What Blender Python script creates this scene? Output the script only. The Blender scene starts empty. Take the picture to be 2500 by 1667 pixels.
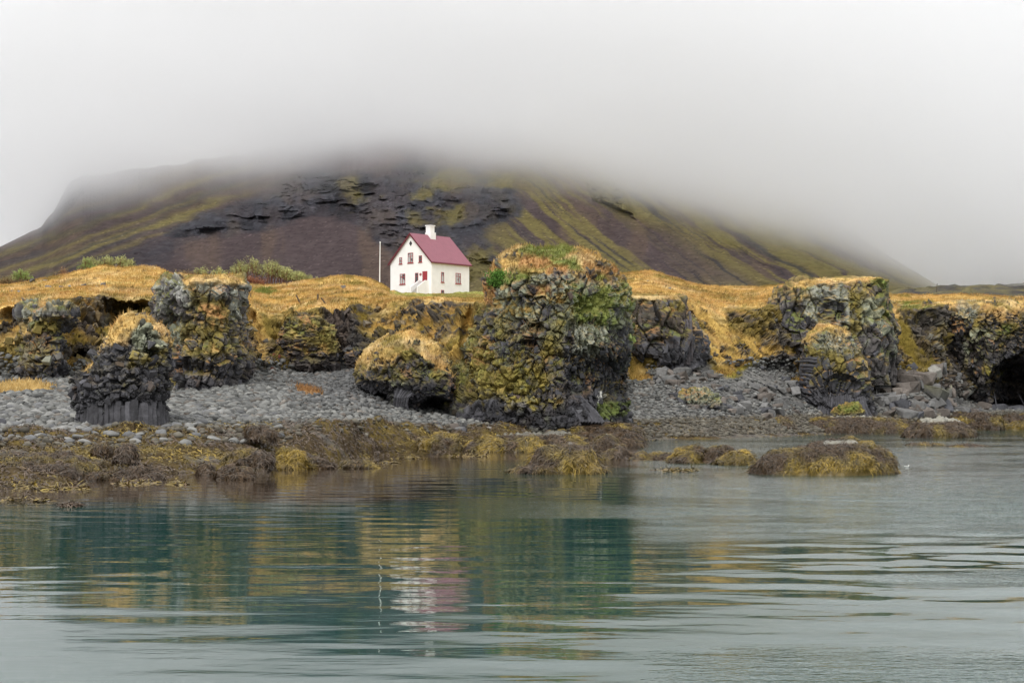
import bpy, bmesh, math, random
import numpy as np
from mathutils import Vector, Matrix, Euler

random.seed(7)
rng = np.random.default_rng(11)
scene = bpy.context.scene
COL = scene.collection
R = math.radians

# ------------------------------------------------------------------ camera, sky, sun, exposure
F = 4200.0      # focal length in pixels of a 2500 px wide picture
EYE = 3.7       # the camera stands on a low jetty, 3.7 m above the water
HOR = 977.0     # row of the horizon in that picture
cam_data = bpy.data.cameras.new("camera")
cam = bpy.data.objects.new("camera", cam_data)
COL.objects.link(cam)
cam.location = (0, 0, EYE)
cam.rotation_euler = (R(90), 0, 0)
cam_data.sensor_width = 36.0
cam_data.lens = F / 2500 * 36.0
cam_data.shift_y = (HOR - 833.5) / 2500
cam_data.clip_start = 0.5
cam_data.clip_end = 6000
scene.camera = cam

world = bpy.data.worlds.new("World")
scene.world = world
world.use_nodes = True
wt = world.node_tree
for n in list(wt.nodes):
    wt.nodes.remove(n)
SUN_EL, SUN_AZ = 48, 200
w_out = wt.nodes.new("ShaderNodeOutputWorld")
w_sky = wt.nodes.new("ShaderNodeTexSky")
w_sky.sky_type = 'NISHITA'
w_sky.sun_disc = False
w_sky.sun_elevation = R(SUN_EL)
w_sky.sun_rotation = R(SUN_AZ)
w_bg1 = wt.nodes.new("ShaderNodeBackground")
w_bg1.inputs[1].default_value = 0.07
wt.links.new(w_sky.outputs[0], w_bg1.inputs[0])
w_co = wt.nodes.new("ShaderNodeTexCoord")
w_sep = wt.nodes.new("ShaderNodeSeparateXYZ")
wt.links.new(w_co.outputs["Generated"], w_sep.inputs[0])
w_noise = wt.nodes.new("ShaderNodeTexNoise")
w_noise.inputs["Scale"].default_value = 1.6
w_noise.inputs["Detail"].default_value = 3
w_map = wt.nodes.new("ShaderNodeMapping")
w_map.inputs["Scale"].default_value = (1, 1, 3)
wt.links.new(w_co.outputs["Generated"], w_map.inputs[0])
wt.links.new(w_map.outputs[0], w_noise.inputs["Vector"])
w_add = wt.nodes.new("ShaderNodeMath"); w_add.operation = 'MULTIPLY_ADD'
wt.links.new(w_noise.outputs[0], w_add.inputs[0])
w_add.inputs[1].default_value = 0.10
wt.links.new(w_sep.outputs[2], w_add.inputs[2])
w_ramp = wt.nodes.new("ShaderNodeValToRGB")
wt.links.new(w_add.outputs[0], w_ramp.inputs[0])
e = w_ramp.color_ramp.elements
e[0].position = 0.0; e[0].color = (0.74, 0.742, 0.75, 1)
e[1].position = 0.42; e[1].color = (0.93, 0.93, 0.93, 1)
w_bg2 = wt.nodes.new("ShaderNodeBackground")
w_bg2.inputs[1].default_value = 1.0
wt.links.new(w_ramp.outputs[0], w_bg2.inputs[0])
w_mix = wt.nodes.new("ShaderNodeMixShader")
w_mix.inputs[0].default_value = 0.97     # nearly closed cloud cover over the clear sky
wt.links.new(w_bg1.outputs[0], w_mix.inputs[1])
wt.links.new(w_bg2.outputs[0], w_mix.inputs[2])
wt.links.new(w_mix.outputs[0], w_out.inputs[0])

sun_d = bpy.data.lights.new("sun", 'SUN')
sun_d.energy = 1.5
sun_d.angle = R(25)
sun_d.color = (1.0, 0.97, 0.93)
sun = bpy.data.objects.new("sun", sun_d)
COL.objects.link(sun)
sun.rotation_euler = (R(90 - SUN_EL), 0, R(-20))

vs = scene.view_settings
vs.view_transform = 'Standard'
vs.look = 'None'
vs.exposure = 0.42
vs.gamma = 1.0
vs.use_curve_mapping = False
cy = scene.cycles
cy.max_bounces = 28
cy.diffuse_bounces = 3
cy.glossy_bounces = 3
cy.transmission_bounces = 3
cy.volume_bounces = 24
cy.transparent_max_bounces = 8
cy.use_denoising = True
cy.use_fast_gi = False
cy.caustics_reflective = False
cy.caustics_refractive = False

# ------------------------------------------------------------------ helpers
def P(x, y, D):
    """World position of picture point (x, y) when it stands D metres from the camera."""
    x = np.asarray(x, float); y = np.asarray(y, float); D = np.asarray(D, float)
    return np.stack([(x - 1250.0) / F * D, D + 0 * x, EYE + (HOR - y) / F * D], -1)

def pix(p):
    return 1250.0 + p[..., 0] / p[..., 1] * F, HOR - (p[..., 2] - EYE) / p[..., 1] * F

def sstep(a, b, x):
    t = np.clip((x - a) / (b - a), 0, 1)
    return t * t * (3 - 2 * t)

def hash3(i, j, k, s=0):
    h = (i.astype(np.int64) * 73856093) ^ (j.astype(np.int64) * 19349663) ^ (k.astype(np.int64) * 83492791) ^ (s * 2654435761)
    h = (h ^ (h >> 13)) * 1274126177
    h = h & 0x7fffffff
    h = ((h ^ (h >> 15)) * 668265263) & 0x7fffffff
    h = h ^ (h >> 12)
    return (h & 0xffffff) / float(0x1000000)

def vnoise(p, s=0):
    f = np.floor(p); t = p - f; t = t * t * (3 - 2 * t)
    i, j, k = f[..., 0], f[..., 1], f[..., 2]
    out = 0
    for a in (0, 1):
        wa = t[..., 0] if a else 1 - t[..., 0]
        for b in (0, 1):
            wb = t[..., 1] if b else 1 - t[..., 1]
            for c in (0, 1):
                wc = t[..., 2] if c else 1 - t[..., 2]
                out = out + wa * wb * wc * hash3(i + a, j + b, k + c, s)
    return out * 2 - 1

def fbm(p, scale=1.0, oct=4, s=0, rough=0.5):
    """-1..1 fractal noise; scale = size of the largest feature in metres."""
    q = p / scale; amp = 1.0; tot = 0; out = 0
    for o in range(oct):
        out = out + amp * vnoise(q + 17.3 * o, s + o)
        tot += amp; amp *= rough; q = q * 2.03
    return out / tot * 1.6

def worley(p, s=0):
    """F1, F2, a random number of the cell, and a tilt plane over the cell."""
    f = np.floor(p); i, j, k = f[..., 0], f[..., 1], f[..., 2]
    F1 = np.full(p.shape[:-1], 9.0); F2 = F1.copy(); cid = np.zeros_like(F1); tilt = np.zeros_like(F1)
    for a in (-1, 0, 1):
        for b in (-1, 0, 1):
            for c in (-1, 0, 1):
                ii, jj, kk = i + a, j + b, k + c
                hx, hy, hz = hash3(ii, jj, kk, s + 1), hash3(ii, jj, kk, s + 2), hash3(ii, jj, kk, s + 3)
                dx = ii + hx - p[..., 0]; dy = jj + hy - p[..., 1]; dz = kk + hz - p[..., 2]
                d = np.sqrt(dx * dx + dy * dy + dz * dz)
                near = d < F1
                F2 = np.where(near, F1, np.minimum(F2, d))
                F1 = np.where(near, d, F1)
                cid = np.where(near, hash3(ii, jj, kk, s + 4), cid)
                tilt = np.where(near, dx * (hy - .5) * 2 + dz * (hx - .5) * 2 + dy * (hz - .5) * 2, tilt)
    return F1, F2, cid, tilt

def poly_sd(x, y, pts):
    """Signed distance to a polygon (positive inside)."""
    x = np.asarray(x, float); y = np.asarray(y, float)
    d = np.full(x.shape, 1e18); ins = np.zeros(x.shape, bool)
    n = len(pts)
    for q in range(n):
        x0, y0 = pts[q]; x1, y1 = pts[(q + 1) % n]
        ex, ey = x1 - x0, y1 - y0
        t = np.clip(((x - x0) * ex + (y - y0) * ey) / (ex * ex + ey * ey + 1e-9), 0, 1)
        d = np.minimum(d, (x - x0 - t * ex) ** 2 + (y - y0 - t * ey) ** 2)
        cond = ((y0 > y) != (y1 > y))
        with np.errstate(divide='ignore', invalid='ignore'):
            xi = (x1 - x0) * (y - y0) / ((y1 - y0) if y1 != y0 else 1e-9) + x0
        ins ^= cond & (x < xi)
    d = np.sqrt(d)
    return np.where(ins, d, -d)

def make_mesh(name, V, quads=None, tris=None, mat=None, col=None, smooth=False, attrs=None):
    me = bpy.data.meshes.new(name)
    V = np.asarray(V, np.float32).reshape(-1, 3)
    nq = 0 if quads is None else len(quads); nt = 0 if tris is None else len(tris)
    me.vertices.add(len(V)); me.vertices.foreach_set("co", V.ravel())
    me.loops.add(nq * 4 + nt * 3)
    parts = []
    if nq: parts.append(np.asarray(quads, np.int32).ravel())
    if nt: parts.append(np.asarray(tris, np.int32).ravel())
    me.loops.foreach_set("vertex_index", np.concatenate(parts))
    me.polygons.add(nq + nt)
    st = np.concatenate([np.arange(nq) * 4, nq * 4 + np.arange(nt) * 3]).astype(np.int32)
    me.polygons.foreach_set("loop_start", st)
    me.polygons.foreach_set("use_smooth", np.full(nq + nt, bool(smooth)))
    if mat is not None: me.materials.append(mat)
    me.update(calc_edges=True)
    if col is not None:
        ca = me.color_attributes.new("Col", 'FLOAT_COLOR', 'POINT')
        c4 = np.ones((len(V), 4), np.float32); c4[:, :3] = np.clip(np.asarray(col).reshape(-1, 3), 0, 1)
        ca.data.foreach_set("color", c4.ravel())
    if attrs:
        for k, v in attrs.items():
            at = me.attributes.new(k, 'FLOAT', 'POINT')
            at.data.foreach_set("value", np.asarray(v, np.float32).ravel())
    return me

def link(name, me, parent=None, loc=None):
    o = bpy.data.objects.new(name, me)
    COL.objects.link(o)
    if parent is not None: o.parent = parent
    if loc is not None: o.location = loc
    return o

def tag(o, label=None, cat=None, group=None, kind=None):
    if label: o["label"] = label
    if cat: o["category"] = cat
    if group: o["group"] = group
    if kind: o["kind"] = kind
    return o

def empty(name, loc, label, cat, group=None):
    o = bpy.data.objects.new(name, None)
    COL.objects.link(o); o.location = loc
    o.empty_display_size = 0.5
    return tag(o, label, cat, group)

def grid_quads(nr, nc, wrap=False):
    r = np.arange(nr - 1)[:, None]
    c = np.arange(nc if wrap else nc - 1)[None, :]
    c1 = (c + 1) % nc
    a = r * nc + c; b = r * nc + c1; d = (r + 1) * nc + c; e_ = (r + 1) * nc + c1
    return np.stack([a, b, e_, d], -1).reshape(-1, 4)

def grid_normals(G, wrap=False):
    if wrap:
        du = np.roll(G, -1, 1) - np.roll(G, 1, 1)
    else:
        du = np.gradient(G, axis=1)
    dv = np.gradient(G, axis=0)
    n = np.cross(du, dv)
    n /= np.linalg.norm(n, axis=-1, keepdims=True) + 1e-9
    return n

def smooth_grid(A, k, axis):
    if k < 1: return A
    ker = np.hanning(2 * k + 3)[1:-1]; ker /= ker.sum()
    pad = [(0, 0)] * A.ndim; pad[axis] = (k, k)
    B = np.pad(A, pad, mode='edge')
    return np.apply_along_axis(lambda m: np.convolve(m, ker, 'valid'), axis, B)

def mixc(a, b, t):
    t = np.asarray(t)[..., None]
    return np.asarray(a) * (1 - t) + np.asarray(b) * t

# ------------------------------------------------------------------ materials
def new_mat(name, rough=0.9, spec=0.2):
    m = bpy.data.materials.new(name); m.use_nodes = True
    b = m.node_tree.nodes["Principled BSDF"]
    b.inputs["Roughness"].default_value = rough
    b.inputs["Specular IOR Level"].default_value = spec
    return m, m.node_tree, b

def vc_mat(name, rough=0.9, spec=0.2, nscale=6.0, namp=0.35, bump=0.0, bscale=10.0, randamp=0.0, sheen=0.0, trans=0.0):
    """Attribute colour times fine procedural variation, with fine relief."""
    m, nt, b = new_mat(name, rough, spec)
    vc = nt.nodes.new("ShaderNodeVertexColor"); vc.layer_name = "Col"
    co = nt.nodes.new("ShaderNodeTexCoord")
    geo = nt.nodes.new("ShaderNodeNewGeometry")
    nz = nt.nodes.new("ShaderNodeTexNoise")
    nz.inputs["Scale"].default_value = nscale; nz.inputs["Detail"].default_value = 5
    nt.links.new(geo.outputs["Position"], nz.inputs["Vector"])
    mr = nt.nodes.new("ShaderNodeMapRange")
    mr.inputs[1].default_value = 0.3; mr.inputs[2].default_value = 0.7
    mr.inputs[3].default_value = 1 - namp; mr.inputs[4].default_value = 1 + namp
    nt.links.new(nz.outputs[0], mr.inputs[0])
    mul = nt.nodes.new("ShaderNodeVectorMath"); mul.operation = 'SCALE'
    nt.links.new(vc.outputs[0], mul.inputs[0]); nt.links.new(mr.outputs[0], mul.inputs["Scale"])
    src = mul.outputs[0]
    if randamp:
        oi = nt.nodes.new("ShaderNodeObjectInfo")
        mr2 = nt.nodes.new("ShaderNodeMapRange")
        mr2.inputs[3].default_value = 1 - randamp; mr2.inputs[4].default_value = 1 + randamp
        nt.links.new(oi.outputs["Random"], mr2.inputs[0])
        mul2 = nt.nodes.new("ShaderNodeVectorMath"); mul2.operation = 'SCALE'
        nt.links.new(src, mul2.inputs[0]); nt.links.new(mr2.outputs[0], mul2.inputs["Scale"])
        src = mul2.outputs[0]
    nt.links.new(src, b.inputs["Base Color"])
    if bump:
        nb = nt.nodes.new("ShaderNodeTexNoise"); nb.inputs["Scale"].default_value = bscale; nb.inputs["Detail"].default_value = 6
        nt.links.new(geo.outputs["Position"], nb.inputs["Vector"])
        bp = nt.nodes.new("ShaderNodeBump"); bp.inputs["Strength"].default_value = 1.0
        bp.inputs["Distance"].default_value = bump
        nt.links.new(nb.outputs[0], bp.inputs["Height"]); nt.links.new(bp.outputs[0], b.inputs["Normal"])
    return m

def flat_mat(name, rgb, rough=0.6, spec=0.3, nscale=4.0, namp=0.06, metallic=0.0):
    m, nt, b = new_mat(name, rough, spec)
    geo = nt.nodes.new("ShaderNodeNewGeometry")
    nz = nt.nodes.new("ShaderNodeTexNoise"); nz.inputs["Scale"].default_value = nscale; nz.inputs["Detail"].default_value = 4
    nt.links.new(geo.outputs["Position"], nz.inputs["Vector"])
    mr = nt.nodes.new("ShaderNodeMapRange"); mr.inputs[1].default_value = .3; mr.inputs[2].default_value = .7
    mr.inputs[3].default_value = 1 - namp; mr.inputs[4].default_value = 1 + namp
    nt.links.new(nz.outputs[0], mr.inputs[0])
    mul = nt.nodes.new("ShaderNodeVectorMath"); mul.operation = 'SCALE'
    mul.inputs[0].default_value = rgb
    nt.links.new(mr.outputs[0], mul.inputs["Scale"]); nt.links.new(mul.outputs[0], b.inputs["Base Color"])
    b.inputs["Metallic"].default_value = metallic
    return m

M_ROCK = vc_mat("basalt_rock", 0.82, 0.35, 2.2, 0.35, bump=0.10, bscale=3.5)
M_GROUND = vc_mat("coast_ground", 0.95, 0.1, 2.0, 0.28, bump=0.05, bscale=5.0)
M_GRASS = vc_mat("dry_grass", 0.95, 0.05, 0.7, 0.18)
M_WEED = vc_mat("wet_seaweed", 0.42, 0.45, 1.6, 0.35)
M_STONE = vc_mat("loose_stone", 0.8, 0.3, 3.0, 0.22, randamp=0.35)
M_MOUNT = vc_mat("mountain_scree", 0.97, 0.05, 0.25, 0.22, bump=1.2, bscale=0.35)
# ------------------------------------------------------------------ the mountain
def build_mountain():
    xs = np.arange(-400, 2901, 3.6)
    nv = 240
    # foot row, skyline row and distances for each column
    cx = [-500, -200, 0, 60, 100, 130, 150, 165, 200, 420, 650, 900, 1200, 1600, 2000, 2150, 2285, 2330, 2450, 3000]
    top = [690, 650, 603, 573, 553, 520, 482, 452, 430, 402, 365, 318, 318, 395, 515, 612, 694, 716, 730, 735]
    topy = np.interp(xs, cx, top) + 5 * fbm(np.stack([xs / 30, 0 * xs, 0 * xs], -1), 1, 4, 3) * sstep(60, 120, xs) * sstep(2280, 2100, xs)
    topD = np.interp(xs, cx, [840, 840, 850, 860, 870, 880, 885, 890, 895, 940, 990, 1010, 1010, 960, 860, 800, 740, 730, 720, 700])
    footy = np.interp(xs, [-500, 600, 1600, 2280, 3000], [770, 770, 770, 760, 760])
    footD = np.interp(xs, [-500, 600, 1600, 2280, 3000], [680, 680, 680, 640, 620])
    v = np.linspace(0, 1, nv)[:, None]
    y = footy + (topy - footy) * v
    D = footD + (topD - footD) * (0.55 * v + 0.45 * v ** 1.8)
    x = np.broadcast_to(xs, y.shape).copy()
    G = P(x, y, D)
    Dm = D.copy()
    n1 = fbm(G, 60, 4, 3); n2 = fbm(G, 14, 4, 5)
    wx = x + 9 * n1; wy = y + 6 * n2
    # the crag: a traced outline, thrust towards the camera, sheer at its lower edge
    crag = [(405, 575), (470, 528), (560, 505), (640, 470), (700, 418), (770, 405), (860, 420), (1000, 400), (1160, 425),
            (1240, 440), (1262, 520), (1180, 565), (1230, 640), (1120, 700), (1010, 640), (930, 590), (850, 535), (760, 520), (640, 560), (520, 575), (430, 580)]
    sd = poly_sd(wx, wy, crag)
    sdc = sd + 16 * fbm(G, 26, 4, 13) + 7 * fbm(G, 6, 3, 14)
    cm = sstep(-8, 34, sd + 8 * fbm(G, 26, 3, 13)); cc_ = sstep(-14, 4, sdc)
    crag2 = [(1420, 440), (1500, 440), (1535, 490), (1552, 538), (1500, 510), (1440, 490)]
    sd2 = poly_sd(wx, wy, crag2); cm2 = sstep(-3, 9, sd2)
    crag3 = [(90, 570), (128, 515), (160, 450), (205, 425), (230, 445), (190, 490), (150, 540), (120, 565)]
    cm3 = sstep(-3, 9, poly_sd(wx, wy, crag3))
    ledge = sstep(-4, 10, poly_sd(wx, wy, [(330, 600), (380, 590), (425, 585), (430, 620), (410, 650), (330, 655), (300, 640)]))
    Dm = Dm - cm * (5 + 6 * fbm(G, 30, 4, 9)) - cm2 * 2.5 - cm3 * 3
    # block structure inside the crags
    Q = P(x, y, D * 0 + 800)
    f1, f2, cid, tl = worley(Q * np.array([.11, .08, .16]) + .3 * fbm(Q, 25, 3, 2)[..., None], 5)
    f1b, f2b, cidb, tlb = worley(Q * np.array([.34, .16, .46]) + .3 * fbm(Q, 9, 3, 6)[..., None], 8)
    cmm = np.maximum(np.maximum(cm, cm2), np.maximum(cm3 * .6, ledge * .25))
    cmc = np.maximum(np.maximum(cc_, cm2), np.maximum(cm3, ledge * .5))
    rid = 0; am = 1.0
    for o in range(5):
        sc_ = 26 / 1.9 ** o
        rid = rid + am * (1 - 2 * np.abs(vnoise(Q * np.array([1, .6, .62]) / sc_ + o * 9.1 + .5 * n2[..., None], 130 + o))); am *= .58
    ledges = fbm(Q * np.array([.25, .25, 1.6]) + .8 * n1[..., None], 12, 4, 140, .6)
    Dm = Dm - cmm * (7.0 * rid + 3.5 * ledges + 1.5 * cidb + 1.5 * tlb)
    # flow-line coordinate: the scree runs fan out from the summit
    s_r = (wy - 430) - (wx - 1250) * (0.86 - 0.00022 * (wx - 1250))          # right flank
    s_l = (wy - 430) + (wx - 560) * 0.375                                     # left flank
    wr = sstep(1120, 1330, x + .5 * (y - 500))
    wl = sstep(640, 520, x + (y - 520) * 1.6)
    S3 = np.stack([s_r / 11, (wx + wy) / 300, 0 * x], -1)
    S3l = np.stack([s_l / 9, (wx) / 240, 0 * x + 7], -1)
    gr = fbm(S3, 1, 5, 21, .6); gl = fbm(S3l, 1, 5, 23, .6)
    gs_r = fbm(np.stack([s_r / 16, (wx + wy) / 420, 0 * x], -1), 1, 2, 21, .5); gs_l = fbm(np.stack([s_l / 14, wx / 400, 0 * x + 7], -1), 1, 2, 23, .5)
    gully = wr * gs_r + wl * .5 * gs_l
    Dm = Dm - 2.4 * gully - 3.0 * fbm(G, 70, 3, 33)
    Dm = Dm - .45 * fbm(Q, 3.0, 3, 41)
    G = P(x, y, Dm)
    # colours
    scree = np.array([.066, .050, .051]); dark = np.array([.034, .034, .040]); moss = np.array([.140, .118, .044]); brown = np.array([.105, .074, .055])
    c = np.broadcast_to(scree, G.shape).copy()
    c = c * (1 + .28 * fbm(Q, 12, 5, 50)[..., None])
    c = mixc(c, brown, .55 * sstep(.1, .7, fbm(np.stack([wx / 60, wy / 200, 0 * x], -1), 1, 4, 52)))
    big = fbm(np.stack([s_r / 75, (wx) / 500, 0 * x], -1), 1, 3, 55)
    bandm = sstep(-.15, .25, gr * 1.05 + big * .7 + .16 + .32 * sstep(1900, 2150, x))
    brownhole = sstep(-30, 30, poly_sd(wx, wy, [(1480, 520), (1640, 560), (1760, 640), (1850, 690), (1680, 690), (1580, 640), (1500, 570)]))
    bandm = bandm * (1 - .85 * brownhole)
    c = mixc(c, moss, wr * bandm * .92)
    darkstreak = sstep(.45, .75, fbm(np.stack([s_r / 9, (wx + wy) / 420, 0 * x + 3], -1), 1, 4, 57, .6))
    c = mixc(c, dark, wr * darkstreak * .85)
    # left flank: three moss stripes and dark scree
    for (off, wd, st) in ((0, 7, .75), (34, 6, .7), (60, 10, .95), (-45, 8, .3), (88, 5, .5)):
        line = s_l + 10 * n1 - off + 8
        c = mixc(c, moss * 1.15, wl * st * np.exp(-(line / wd) ** 2) * sstep(-.9, .3, gl + .5) * sstep(800, 560, x + y - 380))
    c = mixc(c, dark * 1.25, wl * .6 * sstep(-.1, .5, gl))
    # crag colour, with shade painted into its crevices
    cliff = dark * (0.7 + .6 * cidb[..., None] ** 2 + .5 * np.clip(rid, -.5, 1)[..., None])
    cliff = mixc(cliff, [.088, .070, .056], .5 * sstep(.2, .7, fbm(Q, 10, 4, 60)))
    up = sstep(.22, .50, fbm(Q * np.array([1, 1, 1.7]), 15, 5, 62) * .7 + .45 * sstep(800, 1200, x))
    cliff = mixc(cliff, moss * .95, up * .85 * sstep(620, 900, x))
    c = mixc(c, cliff, np.clip(cmc, 0, 1) * (.72 + .28 * sstep(-.2, .3, fbm(Q, 7, 4, 66))))
    mossy = sstep(.05, .5, fbm(Q * np.array([1, 1, 1.6]), 22, 5, 64) + .9 * sstep(-60, 40, poly_sd(wx, wy, [(880, 560), (1260, 540), (1400, 700), (960, 700), (1060, 620)])) - .75)
    c = mixc(c, moss * .85, mossy * (1 - cmc) * .85 * sstep(500, 800, x))
    # scattered pale and dark stones lying on the scree, as grain of the surface
    sp = hash3(np.arange(G.shape[0])[:, None] + 0 * x, np.arange(G.shape[1])[None] + 0 * x, 0 * x, 5)
    c = c * np.where(sp > .987, 1.8, np.where(sp < .03, .55, 1.0))[..., None]
    # shoulder behind the skyline so that the mountain has a back
    back = G[-1].copy(); b1 = back + np.array([0, 60, -6]); b2 = back + np.array([0, 300, -30])
    G = np.concatenate([G, b1[None], b2[None]], 0); c = np.concatenate([c, c[-1:], c[-1:]], 0)
    me = make_mesh("mountain", G, grid_quads(*G.shape[:2]), mat=M_MOUNT, col=c, smooth=False)
    tag(link("mountain", me), kind="structure")
build_mountain()

# stones lying on the scree
def build_scree_stones():
    pass

# ------------------------------------------------------------------ cloud that swallows the summit
def build_cloud():
    m = bpy.data.materials.new("low_cloud"); m.use_nodes = True; nt = m.node_tree
    for n in list(nt.nodes): nt.nodes.remove(n)
    out = nt.nodes.new("ShaderNodeOutputMaterial")
    pv = nt.nodes.new("ShaderNodeVolumePrincipled")
    pv.inputs["Color"].default_value = (.997, .998, 1, 1)
    pv.inputs["Anisotropy"].default_value = 0.85
    geo = nt.nodes.new("ShaderNodeNewGeometry")
    sep = nt.nodes.new("ShaderNodeSeparateXYZ"); nt.links.new(geo.outputs["Position"], sep.inputs[0])
    def mth(op, a, b=None, c=None):
        n = nt.nodes.new("ShaderNodeMath"); n.operation = op
        for k, v in enumerate((a, b, c)):
            if v is None: continue
            if isinstance(v, (int, float)): n.inputs[k].default_value = v
            else: nt.links.new(v, n.inputs[k])
        return n.outputs[0]
    xo = mth('ADD', sep.outputs[0], 68.0)
    base = mth('MULTIPLY_ADD', mth('MULTIPLY', xo, xo), -0.0015, CLOUD_BASE)
    nz = nt.nodes.new("ShaderNodeTexNoise"); nz.inputs["Scale"].default_value = 0.012; nz.inputs["Detail"].default_value = 3
    mp = nt.nodes.new("ShaderNodeMapping"); mp.inputs["Scale"].default_value = (1, 1, 2.0)
    nt.links.new(geo.outputs["Position"], mp.inputs[0]); nt.links.new(mp.outputs[0], nz.inputs["Vector"])
    base = mth('MULTIPLY_ADD', nz.outputs[0], 70.0, base)
    h = mth('SUBTRACT', sep.outputs[2], base)
    mr = nt.nodes.new("ShaderNodeMapRange"); mr.interpolation_type = 'SMOOTHSTEP'
    nt.links.new(h, mr.inputs[0])
    mr.inputs[1].default_value = 0.0; mr.inputs[2].default_value = 62.0
    mr.inputs[3].default_value = 0.0; mr.inputs[4].default_value = CLOUD_DENS
    mr2 = nt.nodes.new("ShaderNodeMapRange"); mr2.interpolation_type = 'SMOOTHSTEP'
    nt.links.new(sep.outputs[2], mr2.inputs[0])
    mr2.inputs[1].default_value = 142.0; mr2.inputs[2].default_value = 204.0
    mr2.inputs[3].default_value = 1.0; mr2.inputs[4].default_value = 0.0
    nt.links.new(mth('MULTIPLY', mr.outputs[0], mr2.outputs[0]), pv.inputs["Density"])
    nt.links.new(pv.outputs[0], out.inputs["Volume"])
    X0, X1, Y0, Y1, Z0, Z1 = -520, 600, 560, 1020, -1, 205
    V = [(X0, Y0, Z0), (X1, Y0, Z0), (X1, Y1, Z0), (X0, Y1, Z0), (X0, Y0, Z1), (X1, Y0, Z1), (X1, Y1, Z1), (X0, Y1, Z1)]
    Q = [(0, 3, 2, 1), (4, 5, 6, 7), (0, 1, 5, 4), (1, 2, 6, 5), (2, 3, 7, 6), (3, 0, 4, 7)]
    o = link("cloud", make_mesh("cloud", V, Q, mat=m))
    tag(o, kind="stuff")
CLOUD_BASE, CLOUD_DENS, CLOUD_ON = 70.0, 0.032, True
if CLOUD_ON: build_cloud()
# ------------------------------------------------------------------ templates for loose pieces
def hull_template(seed, n=13, box=(1, 1, 1), flat=0.0):
    r = np.random.default_rng(seed)
    bm = bmesh.new()
    pts = r.uniform(-1, 1, (n, 3))
    pts = np.sign(pts) * np.abs(pts) ** 0.45 * 0.5
    for p in pts: bm.verts.new(p * np.array(box))
    res = bmesh.ops.convex_hull(bm, input=bm.verts)
    bmesh.ops.delete(bm, geom=list({g for g in res["geom_interior"] + res["geom_unused"] if isinstance(g, bmesh.types.BMVert)}), context='VERTS')
    bmesh.ops.triangulate(bm, faces=bm.faces)
    bmesh.ops.recalc_face_normals(bm, faces=bm.faces)
    bm.verts.index_update()
    V = np.array([v.co[:] for v in bm.verts]); T = np.array([[v.index for v in f.verts] for f in bm.faces])
    bm.free()
    return V, T

def cobble_template(seed, sub=2):
    bm = bmesh.new()
    bmesh.ops.create_icosphere(bm, subdivisions=sub, radius=0.5)
    V = np.array([v.co[:] for v in bm.verts]); T = np.array([[v.index for v in f.verts] for f in bm.faces]); bm.free()
    n = fbm(V + seed * 7.7, 0.7, 2, seed)
    V = V * (1 + .35 * n[:, None])
    return V, T

ROCKS = [hull_template(s, 13 + s % 5, (1, .8 + .1 * (s % 3), .55 + .12 * (s % 4))) for s in range(10)]
COBBLES = [cobble_template(s, 1) for s in range(6)]
COBBLES_FINE = [cobble_template(s + 20, 2) for s in range(6)]

def rand_rot(n, rg, tilt=1.0):
    """Random rotation matrices; tilt 1 = any way up, small = nearly flat."""
    a = rg.uniform(0, 2 * np.pi, n); b = rg.normal(0, 1, n) * tilt * .9; c = rg.normal(0, 1, n) * tilt * .9
    def rz(t): z = np.zeros_like(t); o = z + 1; return np.stack([np.stack([np.cos(t), -np.sin(t), z], -1), np.stack([np.sin(t), np.cos(t), z], -1), np.stack([z, z, o], -1)], -2)
    def rx(t): z = np.zeros_like(t); o = z + 1; return np.stack([np.stack([o, z, z], -1), np.stack([z, np.cos(t), -np.sin(t)], -1), np.stack([z, np.sin(t), np.cos(t)], -1)], -2)
    def ry(t): z = np.zeros_like(t); o = z + 1; return np.stack([np.stack([np.cos(t), z, np.sin(t)], -1), np.stack([z, o, z], -1), np.stack([-np.sin(t), z, np.cos(t)], -1)], -2)
    return rx(b) @ ry(c) @ rz(a)

def merge_inst(temps, pos, rot, scl, col, rg):
    """One mesh (V, T, C) holding many transformed copies of the templates."""
    Vs, Ts, Cs = [], [], []; base = 0
    which = rg.integers(0, len(temps), len(pos))
    scl = np.asarray(scl)
    if scl.ndim == 1: scl = np.repeat(scl[:, None], 3, 1)
    for k, (V, T) in enumerate(temps):
        s = np.where(which == k)[0]
        if not len(s): continue
        W = np.einsum('nij,nvj->nvi', rot[s], V[None] * scl[s][:, None, :]) + pos[s][:, None, :]
        Vs.append(W.reshape(-1, 3)); Cs.append(np.repeat(col[s], len(V), 0))
        Ts.append((T[None] + (np.arange(len(s)) * len(V))[:, None, None] + base).reshape(-1, 3))
        base += len(s) * len(V)
    return np.concatenate(Vs), np.concatenate(Ts), np.concatenate(Cs)

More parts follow.
